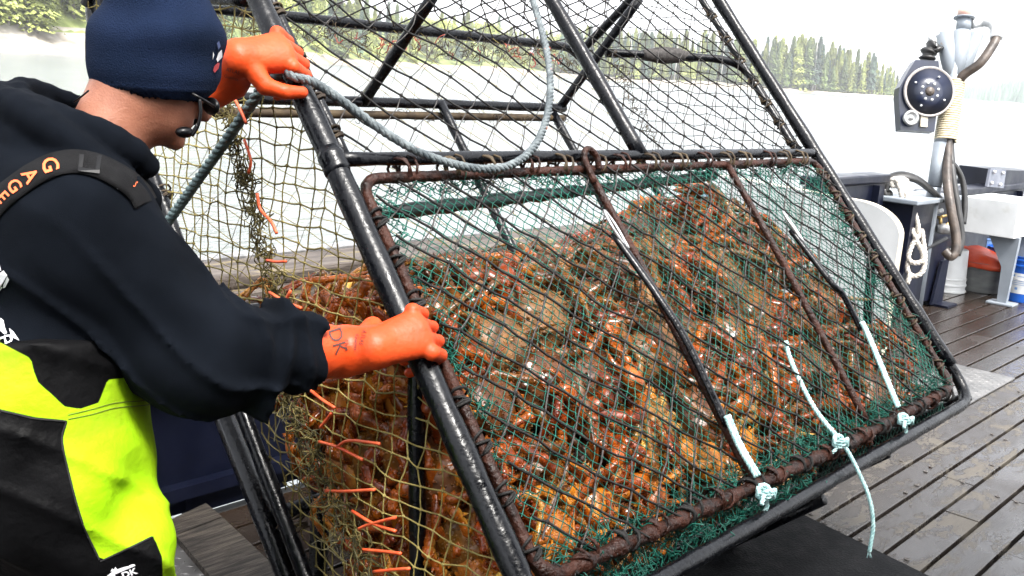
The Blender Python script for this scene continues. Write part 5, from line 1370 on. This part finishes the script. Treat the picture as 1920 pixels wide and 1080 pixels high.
def a(px, py, d=DV): return at(px, py, d)
t2 = empty('valve', a(1770, 430, 7.35)); tag(t2, 'small chrome and brass valve on the navy stand below the hoses', 'valve')
b = MB(); b.lathe(a(1772, 429, 7.35), [(0.0, -0.06), (0.03, -0.06), (0.042, -0.03), (0.042, 0.04), (0.03, 0.055), (0, 0.055)], 14, frame_of(CX)); b.build('valve_body', M_steel, t2)
b = MB(); b.tube([a(1764, 424, 7.35), a(1763, 408, 7.35)], 0.014, 8); b.tube([a(1758, 408, 7.35), a(1776, 404, 7.35)], 0.012, 8); b.tube([a(1770, 426, 7.33), a(1779, 418, 7.33)], 0.012, 8)
b.build('valve_stem', mat('brass', (0.35, 0.24, 0.09), (0.45, 0.33, 0.15), rough=0.35, metal=0.9), t2)
b = MB(); b.tube([a(1755, 398, 7.33), a(1768, 394, 7.33)], 0.016, 8); b.build('outlet', M_white, t2)
b = MB(); b.tube(bez([a(1656, 358, 7.15), a(1664, 340, 7.15), a(1690, 330, 7.17), a(1718, 336, 7.2), a(1745, 356, 7.25), a(1768, 376, 7.28)], 8), [0.038 + 0.012 * math.sin(i * 0.09) for i in range(41)], 10, squash=0.55)
b.tube(bez([a(1656, 356, 7.15), a(1660, 366, 7.15), a(1668, 362, 7.17)], 6), 0.03, 8)
tag(b.build('fire_hose', M_hose_bk), 'flattened black hose arched over the navy stand', 'hose')
# coil of white line hung on the stand
b = MB()
for k in range(5):
    s = (k - 2) * 4.5
    b.rope(bez([a(1683 + s, 352, 7.12), a(1680 + s, 338, 7.12), a(1690 + s, 338, 7.1), a(1696 + s * 0.8, 360, 7.09), a(1702 + s * 0.7, 400, 7.09), a(1708 + s * 0.8, 440 + 6 * math.sin(k * 2), 7.09)], 8), 0.019, 0.085, 5)
b.rope(bez([a(1698, 360, 7.08), a(1706, 420, 7.07), a(1718, 450, 7.07), a(1730, 475, 7.07), a(1728, 490, 7.07), a(1712, 493, 7.07), a(1703, 482, 7.07), a(1710, 460, 7.07), a(1722, 440, 7.07), a(1718, 410, 7.07), a(1706, 370, 7.07)], 8), 0.019, 0.085, 5)
b.rope(bez([a(1692, 370, 7.1), a(1698, 440, 7.09), a(1700, 480, 7.09), a(1703, 510, 7.09), a(1716, 518, 7.09), a(1730, 508, 7.09), a(1734, 480, 7.09), a(1728, 430, 7.09)], 8), 0.019, 0.085, 5)
b.rope(bez([a(1706, 514, 7.08), a(1704, 522, 7.08), a(1701, 532, 7.08)], 5), 0.019, 0.085, 5)
tag(b.build('rope_coil', M_cord), 'coil of white braided line hung on the navy stand', 'rope')

# ---- davit with hauler block
t = empty('davit', on_z(1752, 348, 0.80) * V(1, 1, 0)); tag(t, 'grey steel davit pole with a flared head and cream rope seizing', 'davit')
b = MB(); foot = a(1752, 350); foot_lo = V(foot[0], foot[1], 0.0)
b.tube([foot_lo, foot], 0.05, 14); b.tube([foot, a(1765, 268)], [0.05, 0.054], 14); b.tube([a(1765, 268), a(1786, 150), a(1794, 105)], [0.052, 0.055, 0.05], 14); b.build('pole', M_greypaint, t)
for p0, p1, r0, r1 in (((1784, 158), (1771, 60), 0.034, 0.062), ((1789, 155), (1805, 58), 0.05, 0.06), ((1797, 158), (1831, 64), 0.03, 0.052)):
    b = MB(); b.tube([a(*p0), a((p0[0] + p1[0]) / 2, (p0[1] + p1[1]) / 2), a(*p1)], [r0, (r0 + r1) / 2 + 0.008, r1], 12); b.build('head_pipe', M_greypaint, t)
b = MB(); b.tube([a(1806, 58), a(1808, 34)], 0.052, 14); b.tube([a(1808, 35), a(1808.3, 32)], 0.075, 16); b.build('spigot', M_greypaint, t)
b = MB(); b.tube([a(1808.3, 32), a(1810, 14)], 0.052, 14); b.build('spigot_cap', mat('faded_orange_cap', (0.42, 0.25, 0.20), (0.55, 0.42, 0.36), scale=12, rough=0.6), t)
b = MB(); A_, B_ = a(1768, 264), a(1785, 152); x, y, z = frame_of(B_ - A_); L_ = np.linalg.norm(B_ - A_); q = []
for k in range(26 * 12 + 1):
    an = 2 * math.pi * k / 12; q.append(A_ + z * L_ * k / (26 * 12) + (x * math.cos(an) + y * math.sin(an)) * (0.074 - 0.004 * (k / 312)) + CX * 0.018)
b.tube(q, 0.0088, 6); b.build('seizing', M_seize, t)
t = empty('hauler_block', a(1722, 180)); tag(t, 'navy hauler block with a bolted sheave hung on the davit', 'hauler')
pl = [(1717, 112), (1760, 114), (1764, 150), (1752, 247), (1689, 243), (1685, 178), (1687, 163), (1705, 130)]
M_plate = mat('navy_enamel', (0.004, 0.007, 0.02), (0.007, 0.011, 0.03), scale=6, rough=0.3)
b = MB(); b.prism([a(x, y, 7.22) for x, y in pl], CF * 0.10); b.build('side_plate', M_plate, t, smooth=False)
WC = a(1742, 172, 7.20); fx_ = frame_of(-CF); k_ = DV / FPX
b = MB(); b.lathe(WC, [(0.168, -0.01), (0.180, -0.01), (0.186, 0.0), (0.183, 0.014), (0.175, 0.016), (0.170, 0.010)], 36, fx_); b.build('sheave_rim', mat('worn_rim', (0.2, 0.18, 0.17), (0.34, 0.31, 0.29), scale=14, rough=0.5), t)
b = MB(); b.lathe(WC, [(0.0, 0.014), (0.05, 0.014), (0.166, 0.0135)], 30, fx_); b.build('sheave', M_plate, t)
b = MB(); b.lathe(WC, [(0.0, 0.030), (0.028, 0.030), (0.036, 0.010)], 16, fx_); b.build('hub', M_hose, t)
for k in range(8):
    for rr_, s_ in ((0.062, 0.011),) + (((0.122, 0.009),) if k % 2 else ()):
        b = MB(); an = k * math.pi / 4 + 0.3; b.lathe(WC + (fx_[0] * math.cos(an) + fx_[1] * math.sin(an)) * rr_, [(0, 0.024), (s_ * 0.8, 0.022), (s_, 0.006)], 8, fx_); b.build('bolt', M_white, t)
b = MB(); b.lathe(a(1706, 222, 7.21), [(0.022, 0.0), (0.054, 0.0), (0.056, 0.03), (0.040, 0.034), (0.034, 0.016), (0.016, 0.014), (0.014, 0.03), (0, 0.03)], 22, fx_); b.build('roller', M_steel, t)
b = MB(); b.prism([a(x, y, 7.20) for x, y in ((1727, 217), (1740, 218), (1739, 238), (1726, 237))], CF * 0.02); b.build('latch', M_cream, t, smooth=False)
b = MB(); b.tube(bez([a(1738, 112, 7.26), a(1741, 98, 7.26), a(1750, 88, 7.26), a(1756, 100, 7.26)], 6), [0.05 + 0.014 * math.sin(i * 1.3) for i in range(19)], 9); b.build('wrapping', M_hose_bk, t)
b = MB(); b.tube(bez([a(1752, 92, 7.24), a(1750, 76, 7.24), a(1745, 70, 7.24), a(1757, 60, 7.24)], 6), 0.022, 8); b.build('hose_fitting', M_white, t)
b = MB(); b.tube(bez([a(1822, 46), a(1840, 42), a(1858, 42, 7.25), a(1868, 56, 7.22), a(1868, 72, 7.2)], 8), [0.034] * 12 + [0.038] * 12 + [0.045] * 9, 12)
tag(b.build('white_pipe', M_white), 'white bent pipe joined to the top of the davit', 'pipe')
b = MB(); b.tube(bez([a(1868, 70, 7.2), a(1862, 84, 7.18), a(1838, 118, 7.17), a(1806, 142, 7.24), a(1792, 168, 7.28), a(1779, 255, 7.28), a(1776, 330, 7.22), a(1782, 385, 7.16), a(1792, 440, 7.14), a(1792, 468, 7.13), a(1783, 481, 7.13), a(1771, 470, 7.15)], 10), 0.033, 12)
tag(b.build('hydraulic_hose', M_hose), 'thick worn brown hydraulic hose running down the davit', 'hose')
b = MB(); b.tube(bez([a(1790, 178, 7.31), a(1782, 255, 7.31), a(1786, 330, 7.24), a(1797, 400, 7.2), a(1802, 450, 7.19), a(1794, 478, 7.18)], 10), 0.028, 10)
b.tube(bez([a(1779, 300, 7.25), a(1795, 318, 7.26), a(1806, 345, 7.27), a(1809, 385, 7.26), a(1806, 420, 7.25)], 8), 0.022, 8)
tag(b.build('hydraulic_hose', M_hose_bk), 'black hydraulic hose looping beside the worn brown one', 'hose')

# ---- sink and the tubs under it
XS = 8.2
c00, c01, c10, c11 = on_x(1808, 367, XS), on_x(1912, 381, XS), on_x(1805, 435, XS), on_x(1910, 449, XS)
t = empty('sink', V(XS + 0.25, (c00[1] + c01[1]) / 2, 0)); tag(t, 'white plastic utility sink on a grey leg at the right edge', 'sink')
yA, yB, zT, zB = c00[1], c01[1], (c00[2] + c01[2]) / 2, (c10[2] + c11[2]) / 2
b = MB(); dx = 0.62; w_ = 0.025
b.box((XS + w_ / 2, (yA + yB) / 2, (zT + zB) / 2), (w_, yA - yB, zT - zB), bevel=0.006); b.box((XS + dx, (yA + yB) / 2, (zT + zB) / 2), (w_, yA - yB, zT - zB), bevel=0.006)
for y in (yA - w_ / 2, yB + w_ / 2): b.box((XS + dx / 2 + 0.012, y, (zT + zB) / 2), (dx - w_ - 0.004, w_, zT - zB - 0.004))
b.box((XS + dx / 2 + 0.012, (yA + yB) / 2, zB + 0.02), (dx - w_ - 0.004, yA - yB - 2 * w_ - 0.004, 0.02)); b.build('basin', M_white, t, smooth=False)
b = MB(); lg = on_x(1888, 500, XS + 0.12); yl = lg[1]; ft = 0.012
b.prism([V(XS + 0.10, yl + 0.17, zB), V(XS + 0.10, yl - 0.06, zB), V(XS + 0.10, yl - 0.045, 0.02), V(XS + 0.10, yl + 0.025, 0.02), V(XS + 0.10, yl + 0.035, zB * 0.55)], (0.05, 0, 0)); b.build('leg', M_greypaint, t, smooth=False)
b = MB(); b.box((XS + 0.12, yl - 0.01, 0.01), (0.16, 0.2, 0.016), bevel=0.003); b.build('foot_plate', M_greypaint, t, smooth=False)
b = MB(); b.prism([V(XS + 0.5, yl + 0.10, zB), V(XS + 0.5, yl - 0.06, zB), V(XS + 0.5, yl - 0.045, 0.02), V(XS + 0.5, yl + 0.025, 0.02)], (0.05, 0, 0)); b.build('leg', M_greypaint, t, smooth=False)
def bucket(name, px, py, r, h, m, lab, cat, rim=True, back=0.0, taper=0.88):
    c = on_z(px, py, 0.002) + V(back, back * 0.3, 0); t = empty(name, c); tag(t, lab, cat); b = MB()
    prof = [(r * taper, 0), (r * (taper + 0.02), 0.02), (r * 0.97, h * 0.72)]
    if rim: prof += [(r * 0.985, h * 0.78), (r * 1.05, h * 0.785), (r * 1.05, h * 0.81), (r * 0.99, h * 0.82), (r * 0.995, h * 0.90), (r * 1.06, h * 0.905), (r * 1.06, h * 0.93), (r, h * 0.94)]
    prof += [(r, h * 0.985), (r * 1.05, h * 0.99), (r * 1.05, h), (r * 0.95, h), (r * 0.9, h * 0.3), (0, h * 0.3)]
    b.lathe(c, prof, 28); b.build('shell', m, t); set_sharp(t.children[0], 40); return t, c
# upside-down white pail: wide end on the deck
c = on_z(1772, 543, 0.002); t = empty('pail', c); tag(t, 'white plastic pail upside down on the deck beside the navy stand', 'pail')
b = MB(); b.lathe(c, [(0.158, 0), (0.158, 0.012), (0.150, 0.014), (0.150, 0.05), (0.156, 0.054), (0.156, 0.066), (0.149, 0.07), (0.149, 0.1), (0.153, 0.104), (0.153, 0.112), (0.146, 0.116), (0.132, 0.345), (0.126, 0.352), (0.118, 0.345), (0, 0.345)], 30)
b.build('shell', M_white, t); set_sharp(t.children[0], 40)
t, c = bucket('tub', 1834, 547, 0.20, 0.25, M_bin, 'grey plastic tub stuffed with orange oilskins under the sink', 'tub', rim=False, back=0.12)
b = MB(); vs, fs = ICO[3]
b.add([c + V(v[0] * 0.21, v[1] * 0.27, 0.235 + 0.11 * max(v[2], -0.4) * (1 + 0.5 * v[1]) + 0.022 * mnoise.noise(Vector(v * 4.5)) + 0.012 * math.sin(v[0] * 13 + v[1] * 7)) for v in vs], fs)
tag(b.build('oilskins', M_orange), 'crumpled orange oilskins heaped in the grey tub', 'oilskins')
t, c = bucket('bucket', 1873, 549, 0.145, 0.36, M_blue, 'blue plastic bucket standing behind the sink leg', 'bucket', back=0.22)
t, c = bucket('bucket', 1911, 563, 0.148, 0.37, M_blue, 'blue plastic bucket with a white label right of the sink leg', 'bucket', back=0.02)
b = MB(); an0 = math.atan2(-c[1] - 0, -c[0]); rows = []
for z in (0.07, 0.125, 0.18, 0.235):
    rows.append([c + V(math.cos(an0 + q) * (0.1475 * (0.9 + 0.098 * z / 0.27)), math.sin(an0 + q) * (0.1475 * (0.9 + 0.098 * z / 0.27)), z) for q in np.linspace(-1.0, 0.5, 12)])
b.add([p for r_ in rows for p in r_], [(i * 12 + j, i * 12 + j + 1, (i + 1) * 12 + j + 1, (i + 1) * 12 + j) for i in range(3) for j in range(11)])
LB = b.build('paper_label', M_white, t)
b = MB(); M_lab = mat('label_ink', (0.1, 0.2, 0.4), rough=0.6)
for q0, q1, z0, z1 in ((-0.6, -0.42, 0.205, 0.222), (-0.3, 0.1, 0.208, 0.213), (-0.6, 0.2, 0.17, 0.174), (-0.6, 0.1, 0.155, 0.159), (-0.6, 0.25, 0.14, 0.144), (-0.35, -0.2, 0.10, 0.12)):
    r0 = 0.1475 * (0.9 + 0.098 * z0 / 0.27) + 0.001; r1 = 0.1475 * (0.9 + 0.098 * z1 / 0.27) + 0.001
    b.add([c + V(math.cos(an0 + q) * r, math.sin(an0 + q) * r, z) for r, z in ((r0, z0), (r1, z1)) for q in np.linspace(q0, q1, 5)], [(j, j + 1, 6 + j, 5 + j) for j in range(4)])
b.build('label_print', M_lab, t)
b = MB(); b.tube(bez([c + V(math.cos(q) * 0.158, math.sin(q) * 0.158, 0.30 - 0.12 * math.sin((q - an0 + 1.57))) for q in np.linspace(an0 - 1.57, an0 + 1.57, 9)], 3), 0.003, 5); b.build('handle', M_steel, t)
c = on_z(1818, 525, 0.002) + V(0.35, 0.1, 0); t = empty('bucket', c); tag(t, 'dusty blue bucket in the shade at the back under the sink', 'bucket')
b = MB(); b.lathe(c, [(0.13, 0), (0.15, 0.34), (0.156, 0.345), (0.156, 0.36), (0.14, 0.36), (0.13, 0.1), (0, 0.1)], 24); b.build('shell', mat('dusty_blue_plastic', (0.06, 0.12, 0.26), (0.1, 0.17, 0.32), scale=5, rough=0.5), t); set_sharp(t.children[0], 40)
# locker on the rail with a bolted corner plate
t = empty('rail_locker', on_y(1890, 340, 2.85)); tag(t, 'low navy steel locker with a grey bolted plate on the far rail', 'locker')
q = [on_y(x, y, 2.80) for x, y in ((1862, 354), (1960, 362), (1960, 322), (1868, 318))]
b = MB(); b.prism(q, (0.1, 0.35, 0)); b.build('casing', M_navy, t, smooth=False)
q = [on_y(x, y, 2.78) for x, y in ((1851, 350), (1882, 353), (1887, 318), (1858, 315))]
b = MB(); b.prism(q, (0, 0.02, 0)); b.build('corner_plate', M_greypaint if False else mat('slate_plate', (0.10, 0.11, 0.14), (0.16, 0.17, 0.2), scale=8, rough=0.45), t, smooth=False)
for x, y in ((1863, 322), (1879, 324), (1858, 343), (1874, 346)):
    b = MB(); b.lathe(on_y(x, y, 2.776), [(0, 0.02), (0.014, 0.018), (0.016, 0.0)], 8, frame_of(V(-0.1, -1, 0))); b.build('bolt', M_white, t)
b = MB(); b.tube([on_y(1800, 362, 2.8), on_y(1862, 353, 2.8)], 0.012, 8); b.build('rail_bar', M_hose_bk, t)
# ================================================================== ADDED DECKHOUSE, UNSEEN BEHIND THE CAMERA, BLOCKS SKY LIGHT
t = empty('added_deckhouse', (0.5, -1.9, 0)); tag(t, 'unseen navy house with an overhanging roof, added to block sky light on the near side', 'added_deckhouse')
b = MB(); b.box((0.4, -1.75, 1.35), (6.2, 0.12, 2.68), bevel=0.01); b.build('wall', M_navy, t, smooth=False)
b = MB(); b.box((0.4, -1.35, 2.76), (6.6, 1.9, 0.12), bevel=0.02); b.build('roof', M_navy, t, smooth=False)
b = MB(); b.box((1.6, -1.675, 1.0), (0.75, 0.04, 1.9), bevel=0.02); d_ = b.build('door', M_greypaint, t, smooth=False)
for x in (-1.2, 0.2):
    b = MB(); b.box((x, -1.68, 1.7), (0.7, 0.03, 0.5), bevel=0.01); b.build('window', M_gloss, t, smooth=False)
# ================================================================== HAZE
hz = MB(); hz.box((0, 0, 25), (8200, 8200, 300)); 
M_haze = bpy.data.materials.new('haze'); M_haze.use_nodes = True; _h = M_haze.node_tree
for n in list(_h.nodes):
    if n.type != 'OUTPUT_MATERIAL': _h.nodes.remove(n)
_pv = _h.nodes.new('ShaderNodeVolumePrincipled'); _pv.inputs['Color'].default_value = (0.92, 0.95, 1.0, 1); _pv.inputs['Density'].default_value = 0.00026
_h.links.new(_pv.outputs[0], next(n for n in _h.nodes if n.type == 'OUTPUT_MATERIAL').inputs['Volume'])
tag(hz.build('haze', M_haze, smooth=False), 'thin pale sea haze over the whole bay', 'haze', kind='stuff')
